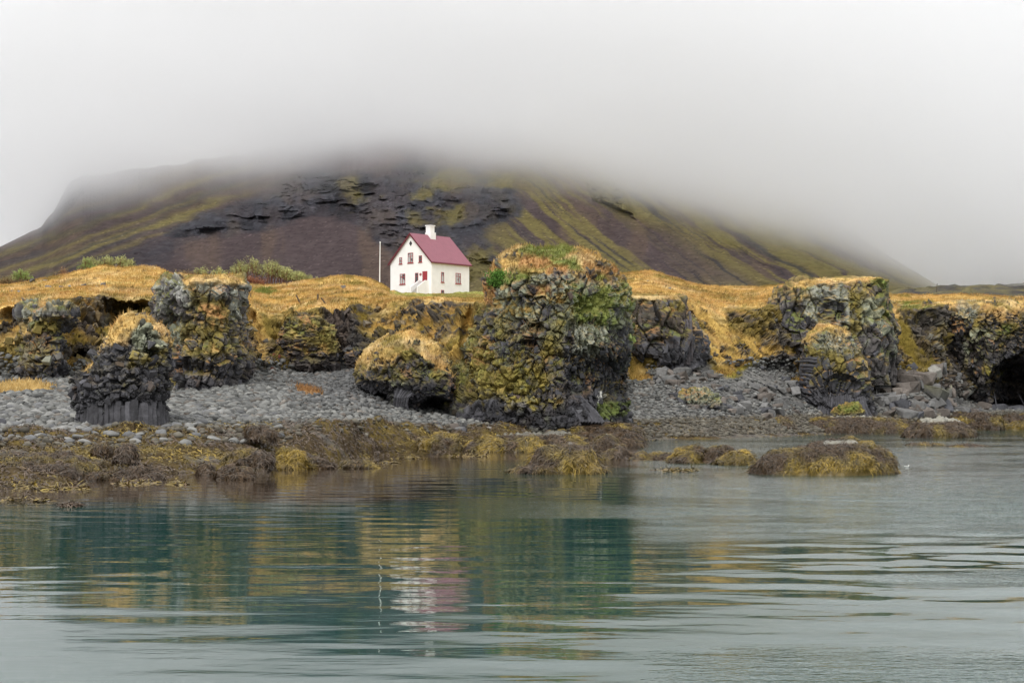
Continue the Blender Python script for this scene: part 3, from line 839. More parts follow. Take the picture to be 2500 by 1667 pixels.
_pieces = {}
def piece_mesh(k, col):
    """Shared stone meshes in a small palette of colours."""
    lum = float(np.mean(col)); hue = col / (lum + 1e-6)
    key = (k, round(math.log(max(lum, .01)) * 2), round(float(hue[0]) * 3), round(float(hue[2]) * 3))
    if key not in _pieces:
        V, T = ROCKS[k]
        cv = np.repeat(np.asarray(col)[None], len(V), 0)
        _pieces[key] = make_mesh("stone", V, None, T, mat=M_STONE, col=cv)
    return _pieces[key]

# hexagonal columns, standing or fanned
def column_mesh(pts, rad, rg_, twist=0.0, joints=0):
    """Hexagonal prism along a list of points, with uneven joints."""
    pts = np.asarray(pts, float); n = len(pts); V = []
    a0 = rg_.uniform(0, 1)
    for q in range(n):
        d = pts[min(q + 1, n - 1)] - pts[max(q - 1, 0)]; d /= np.linalg.norm(d)
        u = np.cross(d, [0, 1, 0]); u /= np.linalg.norm(u) + 1e-6; v = np.cross(d, u)
        r = rad * rg_.uniform(.90, 1.08) if joints else rad
        off = rg_.normal(0, rad * .06, 3) if joints else 0
        for k in range(6):
            a = a0 + k * math.pi / 3
            V.append(pts[q] + off + (u * math.cos(a) + v * math.sin(a)) * r)
    V = np.array(V); Q = []
    for q in range(n - 1):
        for k in range(6):
            Q.append((q * 6 + k, q * 6 + (k + 1) % 6, (q + 1) * 6 + (k + 1) % 6, (q + 1) * 6 + k))
    e0, e1 = len(V), len(V) + 1
    V = np.vstack([V, pts[0], pts[-1]]); T = []
    for k in range(6):
        T.append((e0, (k + 1) % 6, k)); T.append((e1, (n - 1) * 6 + k, (n - 1) * 6 + (k + 1) % 6))
    return V, Q, T

def add_column(root, o, pts, rad, col, rg_):
    V, Q, T = column_mesh(np.asarray(pts) - o, rad, rg_, joints=1)
    c = np.repeat(np.asarray(col)[None] * rg_.uniform(.75, 1.3), len(V), 0)
    return link("basalt_column", make_mesh("basalt_column", V, Q, T, mat=M_ROCK, col=c), root)

# --- A: the dark columnar stack on the left beach
A = build_rock("sea_stack", "dark columnar basalt stack capped with shaggy orange grass on the left cobble beach", "rock stack",
    [(764, 334, 346), (767, 320, 360), (774, 306, 373), (790, 288, 392), (808, 268, 406), (830, 250, 411), (858, 240, 413), (885, 226, 415), (905, 210, 414), (925, 197, 414), (945, 189, 410), (965, 190, 404), (985, 194, 398), (1000, 198, 398), (1020, 202, 398), (1045, 205, 400)],
    104, 3.3, layers=[('gg', [(320, 800), (375, 790), (395, 850), (350, 880), (330, 850)], .75, 8), ('olive', [(325, 850), (400, 850), (400, 900), (320, 900)], .4, 8),
     ('grass', [(205, 890), (228, 880), (215, 915), (200, 915)], 1, 4), ('yellow', [(300, 930), (330, 940), (320, 960)], .5, 5)],
    topgrass=[(225, 850), (260, 790), (345, 760), (425, 790), (425, 845), (408, 850), (385, 822), (372, 795), (345, 788), (318, 812), (308, 840), (262, 848), (240, 870)],
    cell=.52, amp=.26, aniso=(1, 1, 1.2), big=.35, moss=.12, lich=.22, lichcol=C_GREENGREY, base=C_BAS * .85, blocks=340, blocksize=(.28, .75), nsingle=150, seed=3, blkgain=1.0, veg=.14, noblk=[(180, 1012), (430, 1004), (430, 1060), (180, 1060)],
    dents=[(365, 862, 20, 14, 1.3), (415, 940, 14, 22, 1.0)])
rga = np.random.default_rng(31)
for k in range(25):     # upright columns round its foot
    a = -math.pi * (0.02 + .96 * k / 24)
    x = 301 + 103 * math.cos(a); yD = 104 + 3.5 * math.sin(a)
    h = 978 + 16 * abs(k / 24 - .70) * 2 + rga.uniform(-14, 12)
    bot = P(301 + (x - 301) * 1.05, 1060, yD - .2); mid = P(x, 1020, yD); top_ = P(x + rga.uniform(-1, 1), h, yD + .30)
    pts = [bot, bot * .5 + mid * .5, mid, mid * .6 + top_ * .4, mid * .25 + top_ * .75, top_]
    add_column(A['root'], A['o'], pts, .26 * rga.uniform(.85, 1.15), C_BAS * rga.uniform(.5, .8), rga)

# --- C: grey headland with pale lichen
Cc_ = build_rock("headland", "tall grey headland with chalky white lichen on its upper left corner", "headland",
    [(671, 440, 560), (676, 420, 578), (682, 402, 588), (690, 392, 594), (705, 384, 598), (725, 381, 598), (750, 382, 596), (775, 392, 594), (800, 408, 592), (830, 412, 600), (860, 412, 605), (890, 414, 602), (915, 410, 594), (940, 400, 585), (965, 385, 575), (985, 380, 575)],
    141, 6.5, layers=[('white', [(408, 690), (438, 680), (452, 710), (445, 738), (412, 728)], .93, 5), ('pale', [(390, 700), (460, 700), (480, 760), (450, 800), (400, 760)], .55, 10),
     ('pale', [(560, 690), (598, 690), (590, 790), (570, 780)], .72, 8), ('pale', [(480, 685), (560, 690), (560, 720), (480, 720)], .5, 8), ('gg', [(410, 750), (480, 760), (480, 850), (420, 850)], .6, 9),
     ('olive', [(470, 710), (560, 730), (575, 860), (500, 890), (440, 860), (450, 790)], .80, 10), ('grass', [(475, 735), (550, 740), (562, 860), (500, 870), (470, 820), (482, 780)], .62, 8), ('rust', [(480, 735), (550, 745), (552, 800), (490, 800)], .35, 7),
     ('olive', [(400, 930), (440, 920), (440, 980), (390, 985)], .7, 6), ('grass', [(440, 665), (580, 668), (596, 700), (560, 690), (520, 688), (455, 700), (438, 690)], 1, 4),
     ('dark', [(420, 870), (600, 870), (600, 990), (440, 985)], .75, 8)],
    cell=.85, amp=.34, aniso=(1, 1, .85), big=.45, bigs=3.5, moss=.8, lich=.75, lichcol=C_PALE * .8, base=C_BAS * 1.5 * np.array([1.06, 1, .9]), blocks=320, blocksize=(.3, .85), nsingle=100, seed=5,
    dents=[(425, 770, 16, 40, .9), (480, 900, 45, 16, .8)], gdens=16)

# --- E: rounded dark outcrop at the back of the cove
E = build_rock("rock_outcrop", "rounded dark outcrop at the back of the cove beside the black scree chute", "rock",
    [(772, 715, 765), (780, 700, 785), (800, 692, 800), (830, 690, 812), (860, 690, 820), (890, 695, 818), (910, 715, 800), (930, 725, 780)],
    160, 3.4, layers=[('olive', [(700, 780), (800, 800), (815, 860), (760, 840), (700, 830)], .6, 8), ('grass', [(740, 840), (800, 840), (812, 865), (750, 860)], .5, 6)],
    cell=.7, amp=.26, aniso=(.8, .8, 1.8), big=.5, moss=.55, lich=.08, base=C_BAS * .7, blocks=90, blocksize=(.25, .7), nsingle=40, seed=7, gdens=10)
E2 = build_rock("rock_outcrop", "small dark knob of rock high in the scree chute left of the grassy dome", "rock",
    [(846, 868, 895), (855, 858, 915), (870, 855, 925), (890, 856, 922), (905, 860, 918)],
    159, 2.0, cell=.6, amp=.3, moss=.25, lich=.05, base=C_BAS * .7, blocks=20, blocksize=(.3, .6), nsingle=10, seed=8, gdens=0)

# --- F: dome with a grassy roof and a cave mouth
Fk = build_rock("rock_dome", "overhanging rock dome with golden grass roof and dark hollow beneath, beside the biggest stack", "rock",
    [(812, 985, 1000), (816, 968, 1015), (824, 945, 1032), (836, 925, 1050), (850, 908, 1068), (866, 895, 1085), (885, 884, 1096), (905, 877, 1102), (930, 875, 1106), (950, 888, 1108), (968, 905, 1108), (985, 925, 1106), (1003, 950, 1102), (1015, 965, 1100)],
    141, 5.0, layers=[('olive', [(900, 850), (1090, 850), (1105, 930), (880, 930)], .45, 10), ('grass', [(1040, 870), (1080, 860), (1104, 905), (1060, 910)], .75, 7), ('gg', [(950, 930), (1000, 930), (990, 1000), (965, 1005)], .5, 6),
     ('dark', [(990, 940), (1110, 940), (1110, 1015), (980, 1015)], .95, 7), ('dark', [(875, 940), (960, 975), (950, 1010), (880, 960)], .9, 6)],  # dark layers paint shade into the hollows under the dome
    topgrass=[(880, 905), (890, 850), (990, 800), (1060, 840), (1096, 880), (1080, 895), (1030, 880), (1010, 858), (985, 868), (960, 892), (925, 905)],
    cell=.62, amp=.26, big=.4, veg=.45, moss=.5, lich=.08, base=C_BAS * .72, blocks=260, blocksize=(.25, .6), nsingle=90, seed=9, gdens=26,
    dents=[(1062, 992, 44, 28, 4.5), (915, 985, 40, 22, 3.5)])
rgf = np.random.default_rng(33)
for k in range(6):
    x0, x1 = 962 + 6 * k, 982 + 9 * k
    pts = [P(x0 + 1.5 * k, 1012, 136.6), P(x0, 990, 136.3), P(x0 + 3, 970, 136.1), P(x1 - 10, 950, 136.3), P(x1 - 6, 938, 136.8)]
    add_column(Fk['root'], Fk['o'], pts, .13, C_BAS * .85, rgf)

# --- G: the big stack
def g_zone(G, px, py, d, cid, crk):
    # fine hanging prisms on the right flank
    m = sstep(1360, 1410, px) * sstep(745, 790, py)
    d2, c2, k2 = rock_disp(G, .42, .34, (1.2, 1.0, .42), 77, .5, 3)
    return d * (1 - m) + d2 * m, cid * (1 - m) + c2 * m, crk * (1 - m) + k2 * m
Gs = build_rock("sea_stack", "biggest rock stack, turf-capped with yellow lichen down its front, right of the white house", "rock stack",
    [(603, 1285, 1330), (606, 1262, 1368), (611, 1250, 1395), (617, 1238, 1425), (625, 1228, 1455), (636, 1217, 1470), (650, 1200, 1488), (664, 1190, 1500), (680, 1187, 1508), (700, 1188, 1516), (720, 1192, 1524), (745, 1196, 1530), (770, 1182, 1532), (795, 1176, 1532), (820, 1172, 1530),
     (850, 1164, 1525), (880, 1154, 1520), (905, 1140, 1514), (930, 1122, 1512), (950, 1108, 1512), (975, 1095, 1513), (1000, 1084, 1516), (1018, 1078, 1522), (1045, 1088, 1530), (1078, 1090, 1528)],
    143, 8.5, layers=[('gg', [(1260, 680), (1420, 680), (1535, 700), (1540, 800), (1400, 830), (1260, 800), (1210, 770), (1190, 720)], .66, 12),
     ('pale', [(1290, 668), (1340, 668), (1352, 705), (1300, 700)], .85, 4), ('gg', [(1480, 690), (1540, 690), (1540, 780), (1500, 780)], .85, 8),
     ('pale', [(1250, 770), (1330, 770), (1320, 810), (1260, 800)], .6, 7), ('pale', [(1395, 770), (1530, 760), (1520, 860), (1400, 870)], .50, 6),
     ('green', [(1400, 730), (1500, 740), (1500, 820), (1410, 800)], .45, 8), ('green', [(1530, 800), (1545, 800), (1540, 860), (1528, 860)], .6, 5),
     ('olive', [(1190, 790), (1370, 780), (1370, 900), (1250, 1000), (1170, 960), (1160, 860)], .62, 12),
     ('grass', [(1180, 820), (1250, 830), (1260, 860), (1190, 860)], .55, 8), ('grass', [(1250, 900), (1350, 900), (1380, 990), (1290, 1000)], .40, 10),
     ('yellow', [(1220, 900), (1250, 920), (1260, 890), (1330, 920), (1350, 980), (1310, 1010), (1270, 980), (1230, 975)], .28, 8),
     ('yellow', [(1110, 950), (1150, 925), (1160, 980), (1100, 1000)], .45, 7), ('yellow', [(1180, 860), (1240, 860), (1230, 900), (1180, 900)], .25, 8),
     ('dark', [(1375, 850), (1540, 850), (1540, 1030), (1390, 1030), (1380, 940)], .82, 10), ('dark', [(1080, 1000), (1400, 1000), (1400, 1050), (1080, 1050)], .7, 8),
     ('dark', [(1255, 800), (1330, 810), (1330, 855), (1240, 850)], .7, 5), ('dark', [(1130, 900), (1200, 950), (1240, 1010), (1130, 990)], .6, 9),
     ('white', [(1462, 960), (1470, 960), (1470, 985), (1463, 985)], 1, 2), ('white', [(1478, 966), (1484, 966), (1482, 982), (1478, 980)], 1, 2), ('green', [(1460, 985), (1535, 985), (1535, 1015), (1460, 1015)], .6, 5)],
    topgrass=[(1160, 730), (1165, 655), (1250, 590), (1400, 590), (1550, 670), (1550, 705), (1500, 690), (1460, 690), (1400, 690), (1385, 672), (1345, 680), (1310, 662), (1285, 670), (1255, 690), (1210, 700), (1195, 745)],
    cell=.80, amp=.36, aniso=(1, 1, .85), big=.75, bigs=4.5, moss=.55, mosscol=C_OLIVE * np.array([.8, 1.05, 1.0]), lich=.75, lichcol=C_GREENGREY, blocks=1300, blocksize=(.2, .85), nsingle=260, seed=12, zones=g_zone,
    dents=[(1455, 915, 66, 80, 1.5), (1310, 800, 28, 14, 1.4), (1300, 668, 14, 8, .5), (1290, 838, 24, 10, 1.2), (1150, 930, 12, 40, 1)], gdens=40, gh=(.18, .5), warp=11,
    over=[('gg', [(1200, 680), (1530, 680), (1530, 820), (1380, 850), (1200, 820)], .38, 10), ('green', [(1260, 618), (1300, 600), (1385, 604), (1400, 622), (1350, 640), (1330, 655), (1290, 650)], .72, 6), ('green', [(1200, 690), (1260, 650), (1300, 670), (1240, 700)], .6, 7), ('green', [(1330, 640), (1400, 640), (1420, 665), (1340, 672)], .6, 6), ('rust', [(1270, 625), (1330, 628), (1345, 650), (1270, 648)], .6, 6), ('rust', [(1330, 655), (1385, 655), (1385, 680), (1335, 678)], .7, 6), ('rust', [(1420, 650), (1510, 660), (1520, 700), (1430, 690)], .6, 8), ('green', [(1440, 660), (1530, 690), (1530, 710), (1450, 690)], .45, 8), ('rust', [(1175, 690), (1215, 690), (1205, 760), (1180, 740)], .8, 6), ('rust', [(1290, 695), (1345, 700), (1340, 725), (1295, 722)], .85, 5), ('olive', [(1180, 720), (1540, 720), (1530, 800), (1370, 830), (1360, 1000), (1180, 1000), (1120, 960), (1170, 850)], .27, 12), ('grass', [(1190, 690), (1535, 690), (1530, 760), (1400, 770), (1200, 780)], .50, 10), ('green', [(1380, 700), (1535, 700), (1540, 860), (1420, 850)], .44, 10), ('pale', [(1390, 790), (1520, 790), (1500, 880), (1400, 860)], .34, 8)], vegy=960, veg=.5)
rgg = np.random.default_rng(35)
for k in range(11):     # fan of columns at its right foot
    f = k / 10
    pts = [P(1392 + f * 80, 1030 + 3 * f, 134.9 + .5 * f), P(1392 + 62 * f, 1008, 135.2 + .5 * f), P(1391 + 42 * f, 988, 135.5 + .5 * f), P(1390 + 22 * f, 968, 136.0)]
    add_column(Gs['root'], Gs['o'], pts, .20, C_BAS * .85, rgg)
# green cushion plants on its left shoulder and turf of another colour
# --- M: the cliff buttress right of the big stack (columnar, straight)
Mb = build_rock("cliff_buttress", "dark square buttress with vertical basalt columns just behind the biggest stack", "cliff",
    [(722, 1500, 1655), (727, 1490, 1668), (740, 1485, 1672), (760, 1485, 1680), (790, 1485, 1700), (820, 1490, 1715), (850, 1500, 1715), (875, 1520, 1710), (900, 1560, 1700)],
    195, 6.0, layers=[('dark', [(1560, 860), (1720, 860), (1720, 900), (1560, 900)], .5, 8), ('brown', [(1540, 740), (1700, 740), (1700, 850), (1540, 850)], .4, 12), ('grass', [(1485, 720), (1665, 718), (1672, 728), (1485, 730)], 1, 3),
     ('grass', [(1690, 760), (1720, 800), (1720, 830), (1690, 800)], .5, 6), ('olive', [(1620, 730), (1670, 730), (1670, 760), (1620, 760)], .5, 6)],
    cell=1.6, amp=.5, aniso=(1, 1, .4), big=.8, bigs=5, moss=.5, lich=.28, lichcol=C_PALE * .8, base=C_BAS * 1.15, blocks=110, blocksize=(.4, 1.1), nsingle=60, seed=15, gdens=10, expo=3)
rgm = np.random.default_rng(37)
for k in range(13):
    x = 1612 + k * 6.4; b = rgm.uniform(-6, 8)
    pts = [P(x + 5 - (k - 6) * .9, 885 + b, 190.6), P(x, 860, 190.3), P(x - 1, 830, 190.2), P(x - 4 - (6 - k) * .3, 795 + b, 190.5), P(x - 12 + k * .6, 770 + b * 2, 191.2)]
    add_column(Mb['root'], Mb['o'], pts, .17 * F / 4200 * 1.0 * rgm.uniform(.9, 1.15), C_BAS * 1.0 + [.012, .004, 0], rgm)

# --- N: high headland
Nh = build_rock("headland", "high headland with flat grass top and bright green corner above the small column stack", "headland",
    [(679, 2015, 2150), (682, 1975, 2162), (686, 1950, 2166), (692, 1930, 2167), (705, 1905, 2168), (730, 1880, 2168), (760, 1870, 2172), (790, 1872, 2184), (820, 1880, 2190), (850, 1890, 2192), (880, 1900, 2192), (910, 1910, 2190), (940, 1920, 2190)],
    217, 8.0, layers=[('grass', [(1940, 690), (2010, 670), (2170, 670), (2168, 684), (2010, 690), (1900, 715), (1870, 740)], 1, 4), ('green', [(2120, 682), (2168, 685), (2168, 730), (2140, 710)], .85, 6), ('green', [(2150, 740), (2172, 740), (2172, 785), (2150, 780)], .5, 6),
     ('grass', [(1880, 740), (1960, 720), (2100, 720), (2160, 760), (2150, 880), (2080, 860)], .42, 10), ('pale', [(1975, 695), (2060, 690), (2090, 760), (2120, 840), (2080, 860), (2040, 770), (1990, 730)], .62, 10), ('gg', [(2100, 730), (2150, 730), (2150, 800), (2110, 790)], .7, 7), ('gg', [(2140, 790), (2185, 800), (2185, 870), (2140, 870)], .5, 8),
     ('dark', [(2003, 720), (2065, 735), (2070, 775), (2010, 765)], .95, 5), ('dark', [(2050, 790), (2090, 800), (2085, 830), (2040, 815)], .85, 5), ('dark', [(1870, 740), (1970, 730), (1980, 780), (1930, 820), (1880, 800)], .5, 9),
     ('pale', [(1965, 730), (2005, 735), (2000, 790), (1975, 780)], .7, 6), ('grass', [(2100, 830), (2140, 870), (2170, 890), (2120, 890)], .6, 6), ('olive', [(2080, 700), (2110, 700), (2110, 860), (2080, 840)], .45, 8)],
    cell=1.3, amp=.42, aniso=(1, 1, .6), big=.7, bigs=5, moss=.65, lich=.45, lichcol=C_PALE * .75, base=C_BAS * 1.2 * np.array([1.08, 1, .88]), blocks=150, blocksize=(.35, 1.1), nsingle=90, seed=17, gdens=9, expo=3.2,
    dents=[(2035, 755, 34, 22, .6), (2065, 812, 30, 14, .6), (1955, 760, 30, 20, .8)])

# --- O: small column stack with an arch of prisms
def o_zone(G, px, py, d, cid, crk):
    q = G.copy(); a = np.arctan2(py - 1010, px - 2030)          # prisms radiate from the foot
    r = np.hypot(px - 2030, py - 1010)
    Q = np.stack([a * 7.5, 0 * a, r / 26], -1)
    f1, f2, c2, tl = worley(Q + np.stack([0 * a, 0 * a, 0 * a], -1), 91)
    k2 = sstep(.16, 0, f2 - f1)
    m = sstep(830, 880, py) * (px < 2125)
    return d * (1 - m) + m * (.5 * (c2 - .5) + .25 * tl - .25 * k2), cid * (1 - m) + c2 * m, np.maximum(crk * (1 - m), k2 * m)
O = build_rock("sea_stack", "small stack of curving dark basalt columns below the high green-cornered headland", "rock stack",
    [(791, 2012, 2028), (796, 2002, 2040), (806, 1990, 2062), (818, 1976, 2080), (835, 1970, 2092), (860, 1964, 2104), (890, 1958, 2118), (920, 1952, 2126), (950, 1950, 2130), (975, 1952, 2132), (1000, 1965, 2134), (1015, 1970, 2134)],
    203, 6.0, layers=[('grass', [(1968, 836), (1985, 795), (2025, 780), (2070, 815), (2060, 822), (2035, 806), (2000, 815), (1980, 840)], 1, 4), ('grass', [(2030, 820), (2048, 815), (2050, 870), (2035, 860)], .8, 5), ('grass', [(2105, 860), (2140, 880), (2135, 905), (2105, 890)], .8, 6),
     ('pale', [(2000, 815), (2080, 820), (2120, 900), (2060, 870), (1990, 850)], .55, 8), ('olive', [(2035, 890), (2070, 880), (2060, 920), (2035, 905)], .6, 5), ('olive', [(1960, 850), (2120, 850), (2120, 900), (1965, 900)], .4, 9),
     ('dark', [(1960, 900), (2130, 925), (2130, 1015), (1960, 1015)], .35, 9)],
    cell=.6, amp=.32, big=.4, moss=.6, lich=.25, base=C_BAS * .85, blocks=300, blocksize=(.25, .7), nsingle=110, seed=19, zones=o_zone, gdens=18,
    dents=[(2060, 955, 55, 45, 1.5), (2100, 910, 22, 14, .8)])
rgo = np.random.default_rng(39)
for k in range(20):     # vertical prisms in the hollow of the foot
    x = 2003 + k * 5.6; h = 948 + (abs(k - 9) ** 1.5) * 1.4 + rgo.uniform(-5, 5)
    pts = [P(2045 + (x - 2045) * 1.28, 1018, 197.2), P(2045 + (x - 2045) * 1.1, 995, 197.8), P(x, 970, 198.4), P(2050 + (x - 2050) * .88, h, 199.0)]
    add_column(O['root'], O['o'], pts, .17, C_BAS * .9, rgo)
for k in range(14):     # nearly level ones stacked up its left side
    yb = 988 - k * 8.6 + rgo.uniform(-2.5, 2.5); f = k / 13
    pts = [P(1950 + 8 * f + rgo.uniform(-3, 10), yb - 10 * (1 - f), 200.2), P(1972 + 5 * f, yb - 2, 198.9), P(1992 + 6 * f, yb + 4 - 3 * f, 198.6), P(2008 + 10 * f + rgo.uniform(-3, 5), yb + 3 - 6 * f, 198.9)]
    add_column(O['root'], O['o'], pts, rgo.uniform(.13, .22), C_BAS * rgo.uniform(.7, 1.2), rgo)

# --- P: right headland with the cave
Pk = build_rock("headland", "rightmost headland, pale boulders on its crown and a large dark cave at its foot", "headland",
    [(735, 2330, 2560), (740, 2280, 2620), (748, 2240, 2680), (760, 2215, 2700), (775, 2205, 2700), (795, 2210, 2700), (815, 2225, 2700), (840, 2245, 2700), (870, 2270, 2700), (900, 2300, 2700), (925, 2330, 2700), (950, 2348, 2700), (975, 2362, 2700), (995, 2370, 2700), (1010, 2375, 2700)],
    238, 12, layers=[('grass', [(2200, 730), (2700, 725), (2700, 750), (2480, 760), (2400, 765), (2360, 745), (2240, 755), (2205, 765)], .95, 6), ('pale', [(2335, 738), (2385, 742), (2385, 790), (2360, 785), (2330, 760)], .88, 6),
     ('grass', [(2365, 775), (2405, 770), (2410, 830), (2370, 840)], .85, 8), ('grass', [(2400, 750), (2480, 750), (2500, 780), (2420, 785)], .75, 8), ('olive', [(2370, 790), (2500, 780), (2440, 860), (2420, 930), (2350, 900)], .6, 10), ('yellow', [(2420, 870), (2435, 870), (2430, 915), (2410, 905)], .6, 6),
     ('gg', [(2350, 810), (2430, 800), (2420, 880), (2350, 870)], .55, 9), ('dark', [(2270, 790), (2350, 800), (2355, 920), (2300, 890)], .6, 8), ('dark', [(2425, 860), (2700, 830), (2700, 1010), (2430, 1010)], .6, 6), ('green', [(2430, 790), (2470, 790), (2470, 810), (2430, 810)], .6, 5),  # the dark layer at the cave puts its shade into the rock colour
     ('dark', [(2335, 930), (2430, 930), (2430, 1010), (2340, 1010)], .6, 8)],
    cell=.95, amp=.42, big=1.1, bigs=5, moss=.75, lich=.30, lichcol=C_PALE * .8, base=C_BAS * .95 * np.array([1.08, 1, .88]), blocks=380, blocksize=(.35, 1.1), nsingle=150, seed=21, gdens=8,
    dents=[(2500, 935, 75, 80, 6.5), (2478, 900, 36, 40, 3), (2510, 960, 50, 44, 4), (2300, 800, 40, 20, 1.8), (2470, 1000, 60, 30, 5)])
# --- B: dark shoulder in the left cliff
B = build_rock("cliff_buttress", "dark knobbly buttress below the left meadow, left of the dark stack", "cliff",
    [(740, 110, 140), (748, 85, 160), (762, 60, 175), (785, 70, 165), (810, 58, 150), (840, 45, 150), (870, 32, 156), (900, 25, 160), (925, 30, 162), (940, 32, 162)],
    141.5, 3.6, layers=[('pale', [(62, 750), (90, 745), (120, 775), (70, 790)], .8, 6), ('olive', [(90, 770), (165, 770), (160, 800), (90, 810)], .6, 8), ('grass', [(80, 770), (100, 765), (70, 815), (55, 820)], .8, 5), ('pale', [(110, 735), (160, 740), (150, 760), (110, 760)], .5, 6)],
    cell=.65, amp=.32, big=.5, moss=.55, lich=.2, base=C_BAS * .95, blocks=170, blocksize=(.3, .8), nsingle=70, seed=23, gdens=12, topgrass=[(100, 735), (160, 735), (150, 750), (100, 752)])
# ------------------------------------------------------------------ white house
W_MAT = flat_mat("white_render", (.88, .88, .865), .85, .15, 1.1, .045)
R_MAT = flat_mat("red_roof_sheet", (.27, .100, .130), .5, .3, 1.2, .06)
RED = flat_mat("red_paint", (.33, .035, .045), .5, .4, 3, .08)
DKRED = flat_mat("dark_red_board", (.13, .02, .03), .6, .3, 3, .08)
CONC = flat_mat("grey_concrete", (.42, .40, .36), .9, .1, 3, .15)
DARKM = flat_mat("dark_opening", (.05, .05, .055), .7, .2, 3, .2)
CURT = flat_mat("pale_curtain", (.55, .56, .55), .9, .1, 2, .1)
GLASS, gnt, gb = new_mat("window_glass", .04, .5)
gb.inputs["Base Color"].default_value = (.30, .33, .34, 1)
gn = gnt.nodes.new("ShaderNodeTexNoise"); gn.inputs["Scale"].default_value = .9
gg_ = gnt.nodes.new("ShaderNodeNewGeometry"); gnt.links.new(gg_.outputs["Position"], gn.inputs["Vector"])
gr_ = gnt.nodes.new("ShaderNodeValToRGB"); gnt.links.new(gn.outputs[0], gr_.inputs[0])
gr_.color_ramp.elements[0].position = .42; gr_.color_ramp.elements[0].color = (.06, .07, .07, 1)
gr_.color_ramp.elements[1].position = .55; gr_.color_ramp.elements[1].color = (.46, .48, .47, 1)
gnt.links.new(gr_.outputs[0], gb.inputs["Base Color"])

def box_geo(x0, x1, y0, y1, z0, z1):
    V = [(x0, y0, z0), (x1, y0, z0), (x1, y1, z0), (x0, y1, z0), (x0, y0, z1), (x1, y0, z1), (x1, y1, z1), (x0, y1, z1)]
    Q = [(0, 3, 2, 1), (4, 5, 6, 7), (0, 1, 5, 4), (1, 2, 6, 5), (2, 3, 7, 6), (3, 0, 4, 7)]
    return V, Q
def boxes(name, L, mat, parent, extra=None):
    V, Q = [], []
    for b in L:
        v, q = box_geo(*b); k = len(V); V += v; Q += [tuple(i + k for i in f) for f in q]
    return link(name, make_mesh(name, V, Q, mat=mat), parent)
def prism(name, pts, axis, a0, a1, mat, parent):
    """Extruded polygon; pts are (u, z); axis 'x' runs it along x, 'y' along y."""
    bm = bmesh.new(); A = []; B = []
    for (u, z) in pts:
        A.append(bm.verts.new((a0, u, z) if axis == 'x' else (u, a0, z))); B.append(bm.verts.new((a1, u, z) if axis == 'x' else (u, a1, z)))
    bm.faces.new(A); bm.faces.new(B[::-1])
    for q in range(len(pts)):
        r = (q + 1) % len(pts); bm.faces.new((A[q], B[q], B[r], A[r]))
    bmesh.ops.recalc_face_normals(bm, faces=bm.faces)
    me = bpy.data.meshes.new(name); bm.to_mesh(me); bm.free(); me.materials.append(mat)
    return link(name, me, parent)

